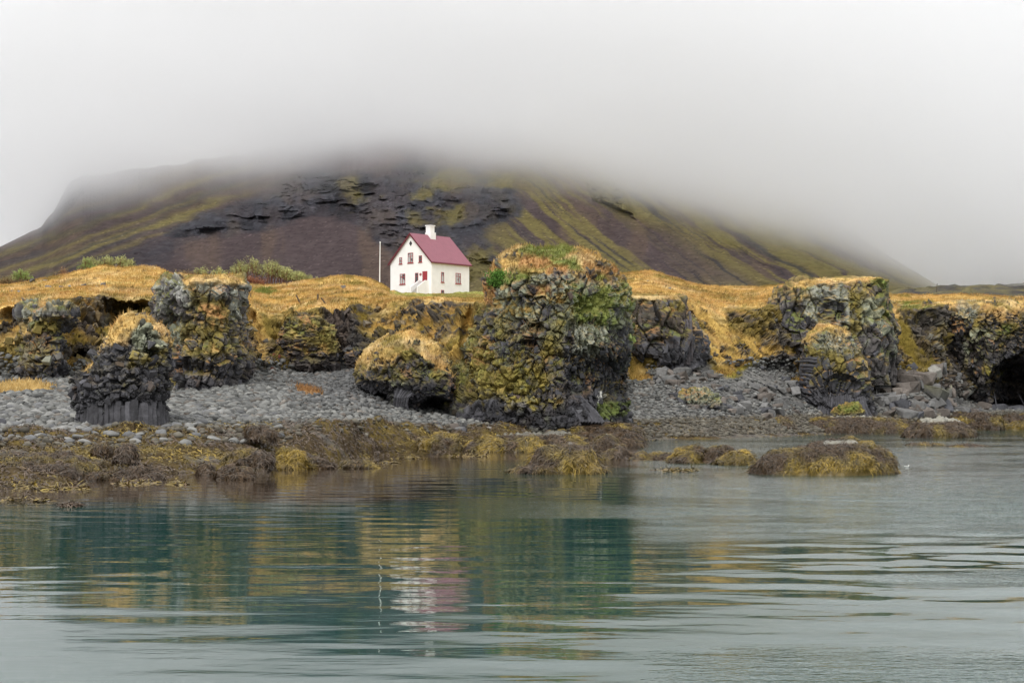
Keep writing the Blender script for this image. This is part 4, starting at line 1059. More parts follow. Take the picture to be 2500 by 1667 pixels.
def build_house():
    # near corner, then the far end of each wall (direction on the ground)
    c = P(1053.5, 716, 262.0)
    gl = 9.0; sl = 9.3                                   # gable wall length, side wall length
    yaw = math.radians(-54)                              # house x axis = gable wall running away to the left
    h = empty("house", tuple(c), "two-storey white house with a plum-red gabled roof alone on the meadow", "house")
    # local frame: +x along side wall (to the right and away), +y along gable wall (to the left and away)
    a = math.atan2(7.2, 5.85)                             # direction of the side wall
    h.rotation_euler = (0, 0, a); h.scale = (.95, .95, 1.0)
    EH, RH = 4.95, 9.25                                    # eaves and ridge heights
    GLn, SLn = gl, sl
    z0 = -1.6
    # wall shell with a gable at each end (solid body); the gable faces -x
    prism("wall", [(0, z0), (GLn, z0), (GLn, EH), (GLn / 2, RH), (0, EH)], 'x', 0, SLn, W_MAT, h)
    # roof: two slabs that overhang eaves and gables
    ov, th = .30, .14
    sl_ = (RH - EH) / (GLn / 2)
    def slab(name, s):
        def yz(y): return (y, EH + sl_ * (y if y <= GLn / 2 else GLn - y))
        if s < 0: pts = [(-ov, EH - ov * sl_ + .02), (GLn / 2, RH + .02), (GLn / 2, RH + th + .05), (-ov, EH - ov * sl_ + th + .05)]
        else: pts = [(GLn + ov, EH - ov * sl_ + .02), (GLn + ov, EH - ov * sl_ + th + .05), (GLn / 2, RH + th + .05), (GLn / 2, RH + .02)]
        return prism(name, pts, 'x', -ov, SLn + ov, R_MAT, h)
    slab("roof", -1); slab("roof", 1)
    # seams of the roof sheeting
    V = []; Q = []
    k = -ov + .3
    n = 0
    while k < SLn + ov - .1:
        a0 = (-ov, EH - ov * sl_ + th + .052); a1 = (GLn / 2, RH + th + .052)
        b = len(V); V += [(k, a0[0], a0[1]), (k + .05, a0[0], a0[1]), (k + .05, a1[0], a1[1]), (k, a1[0], a1[1]), (k + .025, a0[0], a0[1] + .03), (k + .025, a1[0], a1[1] + .03)]
        Q += [(b, b + 4, b + 5, b + 3), (b + 4, b + 1, b + 2, b + 5)]; k += .45
    link("roof_seam", make_mesh("roof_seam", V, Q, mat=R_MAT), h)
    for s in (0, 1):   # barge boards on the near gable, dark red
        y_ = lambda t: (GLn / 2) * t - ov * (1 - t)
        u0, u1 = (-ov - .02, GLn / 2) if s == 0 else (GLn + ov + .02, GLn / 2)
        pts = [(u0, EH - ov * sl_ - .12), (u0, EH - ov * sl_ + .17), (u1, RH + .17), (u1, RH - .12)]
        prism("barge_board", pts, 'x', -ov - .05, -ov - .004, DKRED, h)
    boxes("gutter", [(-ov, SLn + ov, -ov - .10, -ov - .01, EH - ov * sl_ - .06, EH - ov * sl_ + .06)], DKRED, h)
    # chimney on the ridge: broad base and narrower top with a cap
    cx = SLn * .50
    ch = boxes("chimney", [(cx - .62, cx + .62, GLn / 2 - .75, GLn / 2 + .5, RH - .9, RH + .55), (cx - .5, cx + .5, GLn / 2 - .55, GLn / 2 + .45, RH + .55, RH + 1.55)], W_MAT, h)
    boxes("chimney_cap", [(cx - .60, cx + .60, GLn / 2 - .65, GLn / 2 + .55, RH + 1.55, RH + 1.70)], W_MAT, ch)
    # windows. face 'g' = gable wall (x = 0), u runs along y; face 's' = side wall (y = 0), u runs along x
    def win(face, u, z, w, hh, mull, trans, curtain=False):
        t = .08; d0, d1 = -.05, .02
        def bx(u0, u1, za, zb, o0=d0, o1=d1):
            return (o0, o1, u0, u1, za, zb) if face == 'g' else (u0, u1, o0, o1, za, zb)
        fr = [bx(u - w / 2, u - w / 2 + t, z, z + hh), bx(u + w / 2 - t, u + w / 2, z, z + hh), bx(u - w / 2 + t, u + w / 2 - t, z, z + t), bx(u - w / 2 + t, u + w / 2 - t, z + hh - t, z + hh)]
        if mull: fr.append(bx(u - t / 2, u + t / 2, z + t, z + hh - t))
        if trans: 
            zt = z + hh * trans
            if mull:
                fr.append(bx(u - w / 2 + t, u - t / 2, zt - t / 2, zt + t / 2)); fr.append(bx(u + t / 2, u + w / 2 - t, zt - t / 2, zt + t / 2))
            else: fr.append(bx(u - w / 2 + t, u + w / 2 - t, zt - t / 2, zt + t / 2))
        wn = boxes("window", fr, RED, h)
        us = [(u - w / 2 + t, u - t / 2), (u + t / 2, u + w / 2 - t)] if mull else [(u - w / 2 + t, u + w / 2 - t)]
        zs = [(z + t, z + hh * trans - t / 2), (z + hh * trans + t / 2, z + hh - t)] if trans else [(z + t, z + hh - t)]
        for a_ in us:
            for b_ in zs: boxes("pane", [bx(a_[0], a_[1], b_[0], b_[1], -.022, .01)], GLASS, wn)
        boxes("sill", [bx(u - w / 2 - .1, u + w / 2 + .1, z - .09, z - .004, -.13, .01)], RED, wn)
    # gable wall: u measured from the near corner
    ub = GLn
    win('g', ub * .70, 1.62, 1.15, 1.62, True, .68)
    win('g', ub * .355, 1.72, .68, 1.52, False, .66)
    win('g', ub * .745, 4.78, .60, 1.0, False, .45)
    win('g', ub * .505, 4.84, 1.15, 1.55, True, .66)
    win('g', ub * .265, 4.86, .66, 1.0, False, .45)
    win('g', ub * .70, -.42, 1.15, .62, True, 0)
    # side wall
    win('s', SLn * .285, 1.80, .66, 1.55, False, .70)
    win('s', SLn * .70, 1.78, 1.25, 1.62, True, .70)
    win('s', SLn * .285, -.10, .70, .72, False, 0)
    win('s', SLn * .70, -.12, 1.3, .55, True, 0)
    # attic vent, a small diamond
    vy, vz, s_ = GLn * .5, RH - 1.42, .42
    prism("attic_vent", [(vy - s_ * .75, vz), (vy, vz - s_), (vy + s_ * .75, vz), (vy, vz + s_)], 'x', -.05, .01, DARKM, h)
    # round red plaque beside the door
    bm = bmesh.new(); vs_ = [bm.verts.new((-.05, GLn * .262 + .24 * math.cos(t), 2.98 + .20 * math.sin(t))) for t in np.linspace(0, 2 * np.pi, 16, endpoint=False)]
    f = bm.faces.new(vs_); ex_ = bmesh.ops.extrude_face_region(bm, geom=[f]); bmesh.ops.translate(bm, verts=[v for v in ex_["geom"] if isinstance(v, bmesh.types.BMVert)], vec=(.06, 0, 0))
    bmesh.ops.recalc_face_normals(bm, faces=bm.faces); me = bpy.data.meshes.new("plaque"); bm.to_mesh(me); bm.free(); me.materials.append(RED); pl = link("plaque", me, h)
    boxes("plaque_emblem", [(-.062, -.052, GLn * .262 - .08, GLn * .262 + .08, 2.94, 3.02)], CURT, pl)
    # door with panels
    du0, du1, dz0, dz1 = GLn * .10, GLn * .215, 1.38, 3.42
    dr = boxes("door", [(-.05, .02, du0, du1, dz0, dz1)], RED, h)
    dw = du1 - du0
    boxes("door_panel", [(-.075, -.052, du0 + .08 + i * dw / 2, du0 + dw / 2 - .04 + i * dw / 2, dz0 + .15 + j * .62, dz0 + .68 + j * .62) for i in (0, 1) for j in (0, 1, 2)], RED, dr)
    boxes("door_handle", [(-.11, -.052, du1 - .12, du1 - .08, dz0 + .95, dz0 + 1.1)], CONC, dr)
    # steps lead straight out from the door between two white parapets
    n = 7; z_top = 1.36; st = [(-.85, -.01, du0 - .1, du1 + .1, -1.4, z_top)]
    for k in range(n):
        st.append((-.85 - (k + 1) * .25, -.851 - k * .25, du0 - .1, du1 + .1, -1.4, z_top - (k + 1) * .185))
    boxes("steps", st, CONC, h)
    for (u0, u1) in ((du0 - .30, du0 - .104), (du1 + .104, du1 + .30)):
        prism("parapet", [(-.004, -1.4), (-.004, 1.98), (-.75, 1.98), (-2.65, .92), (-2.65, -1.4)], 'y', u0, u1, W_MAT, h)
    return h
build_house()

# ------------------------------------------------------------------ flagpole
def tube(name, pts, rads, mat, parent=None, seg=10, o=(0, 0, 0), col=None):
    pts = np.asarray(pts, float) - np.asarray(o); V = []; Q = []
    for k, p in enumerate(pts):
        d = pts[min(k + 1, len(pts) - 1)] - pts[max(k - 1, 0)]; d = d / (np.linalg.norm(d) + 1e-9)
        u = np.cross(d, [0.02, 1, .03]); u /= np.linalg.norm(u); v = np.cross(d, u)
        for s in range(seg):
            a = 2 * math.pi * s / seg; V.append(p + (u * math.cos(a) + v * math.sin(a)) * rads[k])
    for k in range(len(pts) - 1):
        for s in range(seg): Q.append((k * seg + s, k * seg + (s + 1) % seg, (k + 1) * seg + (s + 1) % seg, (k + 1) * seg + s))
    V = np.array(V); n = len(V); V = np.vstack([V, pts[0], pts[-1]]); T = []
    for s in range(seg): T.append((n, (s + 1) % seg, s)); T.append((n + 1, n - seg + s, n - seg + (s + 1) % seg))
    return link(name, make_mesh(name, V, Q, T, mat=mat, col=None if col is None else np.repeat(np.asarray(col)[None], len(V), 0)), parent)

b0 = P(927, 712, 240); t0 = P(928, 593, 240)
fp = empty("flagpole", tuple(b0), "slender white flagpole without a flag, left of the white house", "flagpole")
tube("pole", [b0 - [0, 0, 1], b0 + [0, 0, 2], t0], [.085, .075, .05], W_MAT, fp, o=b0)
bm = bmesh.new(); bmesh.ops.create_uvsphere(bm, u_segments=10, v_segments=8, radius=.11); me = bpy.data.meshes.new("finial"); bm.to_mesh(me); bm.free(); me.materials.append(W_MAT); link("finial", me, fp, tuple(t0 - b0 + [0, 0, .06]))
boxes("cleat", [(-.05, .05, -.13, -.07, 1.0, 1.25)], CONC, fp)

# ------------------------------------------------------------------ fence posts on the meadow
WOOD = flat_mat("weathered_wood", (.11, .085, .06), .9, .1, 8, .3)
def gy(x, y):
    """Ground distance and point of the meadow at a picture point."""
    k = np.argmin((PX - x) ** 2 + (PY - y) ** 2 + 1e6 * (Vv < 4.6) + 1e6 * (Vv > 7.05)); return G1.reshape(-1, 3)[k]
POSTS = [((735, 744), (723, 720), "grey fence post leaning left beside an upright one above the cove", .085),
         ((776, 741), (776, 718), "upright dark fence post at the meadow edge above the cove", .10),
         ((796, 743), (784, 727), "short fence post leaning steeply left of the mound before the house", .085),
         ((613, 729), (612, 717), "small upright fence post just right of the lichened headland", .06),
         ((702, 700), (698, 686), "thin stake in the pale grass right of the willow thicket", .05)]
for (bx_, tx_, lab, r_) in POSTS:
    g = gy(*bx_); top = P(tx_[0], tx_[1], g[1]); base = P(bx_[0], bx_[1], g[1]); d = top - base
    o = tube("fence_post", [base - d * .4, base + d * .5, top, top + d * .01], [r_, r_, r_ * .95, r_ * .6], WOOD, o=base, seg=7)
    o.location = tuple(base); tag(o, lab, "fence post", "old fence posts on the meadow")
g = P(2287, 706, 420); o = tube("marker_post", [g - [0, 0, .8], g, P(2288, 692, 420)], [.1, .1, .07], WOOD, o=g, seg=6); o.location = tuple(g)
tag(o, "thin pale marker post on the far lava field at the foot of the mountain", "post")

# ------------------------------------------------------------------ far lava field and ground under the mountain
def build_lava():
    xs = np.arange(-700, 3300, 7.0); n = 46
    t = np.linspace(0, 1, n)[:, None]
    y0 = np.interp(xs, [-700, 2100, 2180, 2500, 3300], [760, 760, 752, 752, 752]); y1 = np.interp(xs, [-700, 2150, 2200, 2290, 2400, 2500, 3300], [735, 725, 705, 700, 697, 693, 690])
    D = 290 + (640 - 290) * t ** 1.5
    y = y0 + (y1 - y0) * t ** .8
    G = P(xs[None] + 0 * y, y, D + 0 * y)
    f1, f2, cid, tl = worley(G * np.array([.16, .05, .16]), 61)
    G[..., 2] += 1.6 * np.clip(cid - .35, 0, 1) * sstep(.7, .1, f1) + .9 * fbm(G, 5, 4, 62)
    c = mixc([.050, .046, .046], [.12, .105, .05], sstep(-.2, .5, fbm(G * np.array([1, .3, 1]), 8, 4, 63) + .2)); c = c * (.7 + .6 * cid[..., None])
    bk = G[-1] + np.array([0, 500, 0]); bk[:, 2] = G[-1][:, 2] - 4
    G = np.concatenate([G, bk[None]]); c = np.concatenate([c, c[-1:]])
    tag(link("lava_field", make_mesh("lava_field", G, grid_quads(*G.shape[:2]), mat=M_GROUND, col=c)), kind="structure")
build_lava()

# ------------------------------------------------------------------ willows and low shrubs
M_LEAF = vc_mat("willow_leaf", .7, .2, 1.5, .2)
M_TWIG = vc_mat("reddish_twig", .85, .1, 3, .2)
def shrub(cx, ytop, ybase, wpx, D, label, leafc, twigc, seed, stems=26, leaves=2600, group="low willows on the meadow", cat="shrub", flat=1.0, leafz=.25, prof=None):
    rgs = np.random.default_rng(seed)
    b = P(cx, ybase, D); H = (ybase - ytop) / F * D; W = wpx / F * D / 2
    root = empty("shrub", tuple(b), label, cat, group)
    # height of the crown across its width
    px_ = np.array([-1.05, -.9, -.6, -.3, 0, .3, .6, .85, 1.05]) if prof is None else np.array([q[0] for q in prof])
    ph_ = np.array([.3, .62, .85, 1.0, .95, .9, .8, .55, .25]) if prof is None else np.array([q[1] for q in prof])
    Vs, Qs, Cs = [], [], []; tips = []
    for s in range(stems):
        u = rgs.uniform(-1, 1); v = rgs.uniform(-.7, .7)
        hgt = H * np.interp(u, px_, ph_) * rgs.uniform(.72, 1.04)
        p0 = np.array([u * W * .8, v * W * .35, -.3]); p3 = np.array([u * W + rgs.normal(0, .25), v * W * .45 + rgs.normal(0, .2), hgt])
        p1 = p0 + (p3 - p0) * .35 + rgs.normal(0, .1, 3); p2 = p0 + (p3 - p0) * .7 + rgs.normal(0, .12, 3)
        pts = [p0, p1, p2, p3]; tips.append(pts)
        for br in range(3):
            q0 = p1 + (p2 - p1) * rgs.uniform(0, 1); q1 = q0 + np.array([rgs.normal(0, .35), rgs.normal(0, .25), rgs.uniform(.3, .8) * hgt * .4])
            tips.append([q0, (q0 + q1) / 2 + rgs.normal(0, .05, 3), q1, q1 + [0, 0, .12]])
    for pts in tips:
        rd = [.045, .035, .022, .008]; base = len(Vs)
        for k, p in enumerate(pts):
            for a in (0, 2.1, 4.2): Vs.append(np.array(p) + np.array([math.cos(a), math.sin(a), 0]) * rd[k]); Cs.append(np.array(twigc) * rgs.uniform(.6, 1.3))
        for k in range(3):
            for a in range(3): Qs.append((base + k * 3 + a, base + k * 3 + (a + 1) % 3, base + k * 3 + 3 + (a + 1) % 3, base + k * 3 + 3 + a))
    link("stem", make_mesh("stem", np.array(Vs), Qs, mat=M_TWIG, col=np.array(Cs)), root)
    if leaves:
        T = rgs.integers(0, len(tips), leaves); f = rgs.uniform(leafz, 1, leaves) ** .7
        tp = np.array(tips); seg = np.clip((f * 3).astype(int), 0, 2); fr = f * 3 - seg
        p = tp[T, seg] * (1 - fr[:, None]) + tp[T, seg + 1] * fr[:, None] + rgs.normal(0, .13, (leaves, 3))
        d = rgs.normal(0, .5, (leaves, 3)) + [0, 0, 1.0]; d /= np.linalg.norm(d, axis=1, keepdims=True)
        sd = np.cross(d, rgs.normal(0, 1, (leaves, 3))); sd /= np.linalg.norm(sd, axis=1, keepdims=True)
        L = rgs.uniform(.10, .24, leaves)[:, None]
        V = np.stack([p, p + d * L * .5 + sd * L * .22, p + d * L, p + d * L * .5 - sd * L * .22], 1).reshape(-1, 3)
        lc = np.array(leafc) * rgs.uniform(.6, 1.45, (leaves, 1)); lc = lc * (1 + .25 * fbm(p + seed, .9, 2, 3)[:, None])
        tag(link("foliage", make_mesh("foliage", V, np.arange(leaves * 4).reshape(-1, 4), mat=M_LEAF, col=np.repeat(lc, 4, 0)), root), kind="stuff")
LF, LF2 = (.36, .37, .15), (.25, .33, .10); TW = (.16, .075, .045)
shrub(655, 628, 692, 185, 231, "broad willow thicket with silvery green leaves over reddish stems, left of the mound", LF, TW, 1, 90, 9500, prof=[(-1, .45), (-.85, .88), (-.5, 1), (-.2, .95), (.1, .86), (.4, .68), (.7, .52), (1, .35)])
shrub(742, 662, 690, 70, 232, "low tail of willow at the right end of the broad thicket", LF, TW, 2, 26, 2200, prof=[(-1, .9), (-.3, .95), (.3, .6), (1, .3)])
shrub(262, 624, 660, 130, 212, "row of bright willow tops peeping over the hump at the left", LF, TW, 3, 46, 4200, prof=[(-1, .6), (-.8, .9), (-.6, .6), (-.4, .95), (-.2, .65), (0, .98), (.3, .85), (.6, .9), (1, .55)])
shrub(212, 632, 668, 34, 209, "small green willow at the left foot of the row behind the hump", LF2, TW, 4, 14, 900)
shrub(54, 656, 690, 32, 204, "lone bright green bush at the far left of the meadow", LF2, TW, 5, 16, 1100)
shrub(20, 678, 704, 90, 203, "patch of brownish heather scrub at the left edge of the meadow", (.19, .15, .07), (.17, .07, .05), 6, 40, 1500, cat="scrub")
shrub(497, 648, 684, 24, 207, "narrow willow shoot standing behind the lichened headland, left of two", LF, TW, 7, 12, 700)
shrub(537, 650, 684, 22, 207, "narrow willow shoot standing behind the lichened headland, right of two", LF, TW, 8, 12, 650)
shrub(455, 660, 686, 80, 207, "sparse brown scrub on the crest behind the lichened headland", (.24, .18, .09), (.2, .1, .06), 9, 34, 900, cat="scrub")
shrub(157, 650, 676, 20, 206, "wispy brown shrub on the slope left of the willow row", (.3, .19, .10), (.22, .1, .06), 10, 10, 260, cat="scrub")
shrub(620, 672, 698, 60, 218, "rusty red twigs at the foot of the broad willow thicket", (.26, .12, .06), (.22, .08, .05), 11, 40, 500, cat="scrub")
shrub(1209, 664, 676, 20, 135.2, "round dark green cushion plant high on the left shoulder of the biggest stack", (.09, .19, .03), (.05, .06, .02), 12, 10, 900, group="green cushion plants on the big stack", cat="plant", leafz=.1)
shrub(1213, 682, 695, 20, 135.0, "dark green cushion plant just below another on the biggest stack's left shoulder", (.09, .19, .03), (.05, .06, .02), 13, 10, 900, group="green cushion plants on the big stack", cat="plant", leafz=.1)

# ------------------------------------------------------------------ cobbles of the beach
bm_rows = (Vv > np.where(PX > 1540, 1.12, 1.55)) & (Vv < 3.25) & vis
dens_c = (1 - g0) * bm_rows
rgc = np.random.default_rng(51)
def cobbles():
    p, n, c, rc = sample_grid(G1, N1, col1, dens_c, 12, rgc, .5)
    v = Vv[rc[:, 0], rc[:, 1]]; x, y = pix(p)
    pk = np.where(v > 2.06, 1.0, .22 * (y < 1110) * (x < 1540) + .95 * (x > 1540) * (v > 1.12)); pk *= np.where(x > 1540, .9, 1); pk *= np.where((p[:, 1] > 125), .8, 1); pk *= np.where(poly_sd(x, y, [(2130, 880), (2300, 890), (2450, 960), (2450, 1004), (2130, 1004)]) > 0, .25, 1); pk *= np.where(poly_sd(x, y, [(1590, 870), (1800, 880), (1960, 930), (1960, 985), (1800, 985), (1620, 935)]) > 0, .35, 1)
    k = rgc.uniform(0, 1, len(p)) < pk
    p, n, x, y, v = p[k], n[k], x[k], y[k], v[k]
    s = np.exp(rgc.normal(-1.12, .38, len(p))); s = np.clip(s, .17, .62)
    s = s * np.where(x < 700, 1.12, .95) * np.interp(p[:, 1], [90, 200], [1, 1.15])
    base = mixc([.17, .174, .17], [.31, .31, .29], rgc.uniform(0, 1, len(p)) ** 1.3); base = base * np.where(rgc.uniform(0, 1, len(p)) < .12, .5, 1)[:, None]
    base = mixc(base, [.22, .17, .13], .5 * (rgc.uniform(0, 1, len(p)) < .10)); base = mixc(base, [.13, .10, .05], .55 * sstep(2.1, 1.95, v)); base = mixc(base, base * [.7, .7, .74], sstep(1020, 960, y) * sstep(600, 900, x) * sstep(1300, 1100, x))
    base = base * rgc.uniform(.6, 1.25, (len(p), 1))
    S = np.stack([s * rgc.uniform(.85, 1.35, len(p)), s * rgc.uniform(.8, 1.2, len(p)), s * rgc.uniform(.42, .75, len(p))], -1)
    Rm = rand_rot(len(p), rgc, .28)
    pos = p + np.stack([0 * s, 0 * s, s * .10], -1)
    order = np.argsort(-(s / p[:, 1])); ns = 240
    meshes = [make_mesh("cobble", V, None, T, mat=M_STONE, smooth=True, col=np.repeat(np.array([[.20, .20, .192]]), len(V), 0)) for V, T in COBBLES_FINE]
    meshes += [make_mesh("cobble", V, None, T, mat=M_STONE, smooth=True, col=np.repeat(np.array([[.13, .132, .135]]), len(V), 0)) for V, T in COBBLES_FINE[:3]]
    for q in order[:ns]:
        o = link("cobble", meshes[int(rgc.integers(0, len(meshes)))])
        o.matrix_world = Matrix.Translation(pos[q].tolist()) @ Matrix(Rm[q].tolist()).to_4x4() @ Matrix.Diagonal((*S[q], 1))
        tag(o, "smooth rounded grey cobble, one of the larger ones lying on the grey beach", "stone", "large cobbles on the beach")
    r = order[ns:]
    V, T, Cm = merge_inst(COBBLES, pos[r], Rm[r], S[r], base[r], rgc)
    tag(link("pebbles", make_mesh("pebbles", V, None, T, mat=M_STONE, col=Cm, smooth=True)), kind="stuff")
    print("cobbles", len(p))
cobbles()

# ------------------------------------------------------------------ fallen boulders
bmesh_b = []
def boulder_mesh(seed, col, moss=0.0):
    r = np.random.default_rng(seed)
    V, T = hull_template(seed, 18, (1, .85, .72))
    bm = bmesh.new(); vs_ = [bm.verts.new(v) for v in V]
    for t in T: bm.faces.new([vs_[i] for i in t])
    bmesh.ops.bevel(bm, geom=list(bm.edges), offset=.035, segments=1, affect='EDGES')
    bmesh.ops.triangulate(bm, faces=bm.faces); bm.verts.index_update()
    V = np.array([v.co[:] for v in bm.verts]); T = np.array([[v.index for v in f.verts] for f in bm.faces]); bm.free()
    c = np.repeat(np.asarray(col)[None], len(V), 0)
    if moss: c = mixc(c, [.30, .29, .14], moss * sstep(.1, .45, V[:, 2]))
    return make_mesh("boulder", V, None, T, mat=M_STONE, col=c)
BCOL = {"dark": (.085, .086, .096), "grey": (.155, .153, .15), "brown": (.145, .125, .11), "pale": (.27, .26, .235)}
BM = {k: [boulder_mesh(200 + i * 7 + j, v) for i in range(6)] for j, (k, v) in enumerate(BCOL.items())}
BMM = [boulder_mesh(260 + i, (.15, .148, .14), .8) for i in range(4)]
def ground_pt(x, y):
    k = np.argmin((PX - x) ** 2 + (PY - y) ** 2 + 1e6 * (Vv < 1.0) + 1e6 * (Vv > 5)); return G1.reshape(-1, 3)[k]
rgb_ = np.random.default_rng(77)
def boulder(x, y, w, h, colk, label=None, group=None, moss=False, D=None):
    g = ground_pt(x, y); DD = D or g[1] - .5
    c = P(x, y, DD); s = w / F * DD; sz = h / F * DD
    me = (BMM if moss else BM[colk])[int(rgb_.integers(0, 4 if moss else 6))]
    o = link("boulder", me)
    o.matrix_world = Matrix.Translation(c.tolist()) @ Matrix(rand_rot(1, rgb_, .18)[0].tolist()).to_4x4() @ Matrix.Diagonal((s * 1.1, s * rgb_.uniform(.8, 1.1), sz * 1.25, 1))
    return tag(o, label or "angular %s boulder in the rockfall below the cliffs" % colk, "boulder", group or "fallen boulders below the cliffs")
BIG = [(2268, 915, 62, 36, 'pale', "long pale slab boulder lying at the top of the rockfall below the green slope"), (2276, 965, 68, 52, 'grey', "largest mossy-topped boulder in the middle of the right rockfall", True),
       (2306, 950, 44, 34, 'grey', "boulder with yellow-green lichen top, upper right of the largest one", True), (2352, 965, 44, 40, 'grey', "mossy boulder right of the dark gap in the right rockfall", True),
       (2388, 980, 52, 50, 'grey', "tall grey boulder leaning at the foot of the right headland"), (2432, 1000, 56, 34, 'dark', "broad dark boulder before the mouth of the cave"), (2206, 985, 34, 30, 'dark', "dark squat boulder left of the largest mossy one"),
       (2160, 970, 24, 18, 'pale', "small sandy boulder at the left side of the right rockfall"), (2245, 990, 46, 26, 'dark', "wedge-shaped dark boulder below the largest mossy one"), (2304, 990, 40, 36, 'dark', "steep dark boulder at the right shoulder of the largest one"),
       (2180, 905, 22, 18, 'brown', "brownish boulder at the foot of the high headland"), (2180, 930, 30, 24, 'brown', "brown boulder in the middle of the left part of the rockfall"), (2310, 1000, 42, 18, 'dark', "flat dark slab at the water's edge of the rockfall"),
       (2350, 1005, 50, 26, 'grey', "grey slab at the water's edge below the mossy boulder"), (2480, 1000, 50, 22, 'dark', "dark slab at the right edge before the cave"), (2220, 1008, 44, 20, 'dark', "dark slab left end of the rockfall's waterline"),
       (1680, 900, 28, 32, 'dark', "upright dark boulder at the foot of the columned buttress"), (1815, 990, 34, 30, 'grey', "pyramid-shaped grey boulder on the middle beach"), (1742, 920, 34, 20, 'brown', "brown boulder on the slope below the grassy gully"),
       (1910, 975, 36, 22, 'grey', "flat-topped boulder left of the small column stack"), (1916, 925, 26, 14, 'dark', "dark boulder half buried in the black scree"), (1645, 935, 30, 20, 'brown', "brownish block beside the orange turf right of the big stack"),
       (10, 1040, 32, 44, 'dark', "dark boulder cut by the left edge of the beach"), (708, 955, 14, 12, 'brown', "small brown boulder beside rusty moss at the back of the cove"), (1140, 1045, 36, 22, 'grey', "grey slab at the left foot of the big stack"),
       (1106, 1042, 30, 18, 'brown', "brown-grey slab left of the big stack's foot"), (1200, 1050, 30, 20, 'pale', "pale block in the weed before the big stack"), (662, 905, 22, 14, 'brown', "dull boulder under the rusty plates in the cove"),
       (1068, 1045, 26, 12, 'grey', "low grey slab on the beach before the cave of the dome"), (838, 1040, 16, 20, 'dark', "small dark boulder at the upper edge of the seaweed")]
for b_ in BIG:
    boulder(b_[0], b_[1], b_[2], b_[3], b_[4], b_[5], None, len(b_) > 6)
n_small = 0
SHORT = [(2268, 915, "the long pale slab"), (2276, 965, "the largest mossy boulder"), (2306, 945, "the yellow-topped boulder"), (2352, 962, "the mossy boulder by the dark gap"), (2388, 980, "the tall leaning boulder"),
         (2432, 1000, "the broad boulder at the cave"), (2206, 985, "the squat dark boulder"), (2160, 970, "the small sandy boulder"), (2180, 915, "the high headland's foot"), (2245, 1000, "the wedge-shaped dark boulder"),
         (1680, 900, "the upright boulder at the buttress"), (1815, 990, "the pyramid-shaped boulder"), (1742, 920, "the brown boulder under the grassy gully"), (1910, 975, "the flat-topped boulder"), (1700, 975, "the lichened rock hump"),
         (1645, 935, "the orange turf patch"), (1900, 905, "the crest of the black scree"), (658, 906, "the faded red plate"), (708, 945, "the rusty moss patch"), (620, 915, "the lichened headland's foot"),
         (1106, 1042, "the brown slab beside the biggest stack"), (1200, 1050, "the pale block in the weed"), (1340, 1050, "the middle of the biggest stack's foot"), (1960, 1000, "the small column stack's left foot")]
def near_label(x, y, w, colk, wr):
    q = min(SHORT, key=lambda t: (t[0] - x) ** 2 + 2.2 * (t[1] - y) ** 2); dx, dy = x - q[0], (y - q[1]) * 1.6
    dd = math.hypot(dx, dy); an = math.degrees(math.atan2(dy, dx)) % 360
    rel = ("right of", "below right of", "below", "below left of", "left of", "above left of", "above", "above right of")[int((an + 22.5) // 45) % 8]
    how = "right beside and" if dd < 12 else ("just" if dd < 24 else ("a little" if dd < 40 else ("well" if dd < 65 else "far")))
    f = (math.log(w) - math.log(wr[0])) / (math.log(wr[1]) - math.log(wr[0]))
    return "%s %s block %s %s %s" % (("small", "middling", "big")[min(2, int(f * 3))], {"dark": "blackish", "grey": "grey", "brown": "brown-grey", "pale": "pale"}[colk], how, rel, q[2])
def scatter_boulders(poly, n, wr, cols, label, group):
    xs = [q[0] for q in poly]; ys = [q[1] for q in poly]; k = 0
    while k < n:
        x = rgb_.uniform(min(xs), max(xs)); y = rgb_.uniform(min(ys), max(ys))
        if poly_sd(np.array([x]), np.array([y]), poly)[0] < 0: continue
        w = math.exp(rgb_.uniform(math.log(wr[0]), math.log(wr[1])))
        ck = cols[int(rgb_.integers(0, len(cols)))]; boulder(x, y, w, w * rgb_.uniform(.5, .85), ck, near_label(x, y, w, ck, wr), group); k += 1
scatter_boulders([(2135, 890), (2190, 880), (2300, 900), (2360, 950), (2440, 985), (2440, 1012), (2150, 1015), (2130, 960)], 112, (16, 56), ['brown', 'grey', 'grey', 'dark', 'brown'], "angular grey-brown block in the rockfall between the two right headlands", "rockfall blocks between the right headlands")
scatter_boulders([(1600, 885), (1720, 890), (1790, 930), (1960, 940), (1960, 1010), (1850, 1020), (1760, 1000), (1680, 1000), (1600, 940)], 94, (13, 44), ['brown', 'grey', 'brown', 'grey', 'dark'], "angular block in the rockfall between the big stack and the column stack", "rockfall blocks on the middle beach")
scatter_boulders([(1860, 880), (1940, 870), (1950, 950), (1840, 955)], 14, (8, 18), ['dark', 'grey'], "dark block lying on the black scree left of the column stack", "blocks on the black scree")
scatter_boulders([(600, 880), (700, 900), (720, 935), (640, 935), (596, 915)], 14, (8, 18), ['brown', 'dark', 'grey'], "small dull block under the gully at the back of the cove", "blocks at the back of the cove")
scatter_boulders([(1060, 1022), (1240, 1040), (1400, 1045), (1400, 1062), (1180, 1062), (1060, 1050)], 24, (9, 22), ['dark', 'grey', 'dark'], "dark block at the foot of the biggest stack", "blocks at the foot of the big stack")
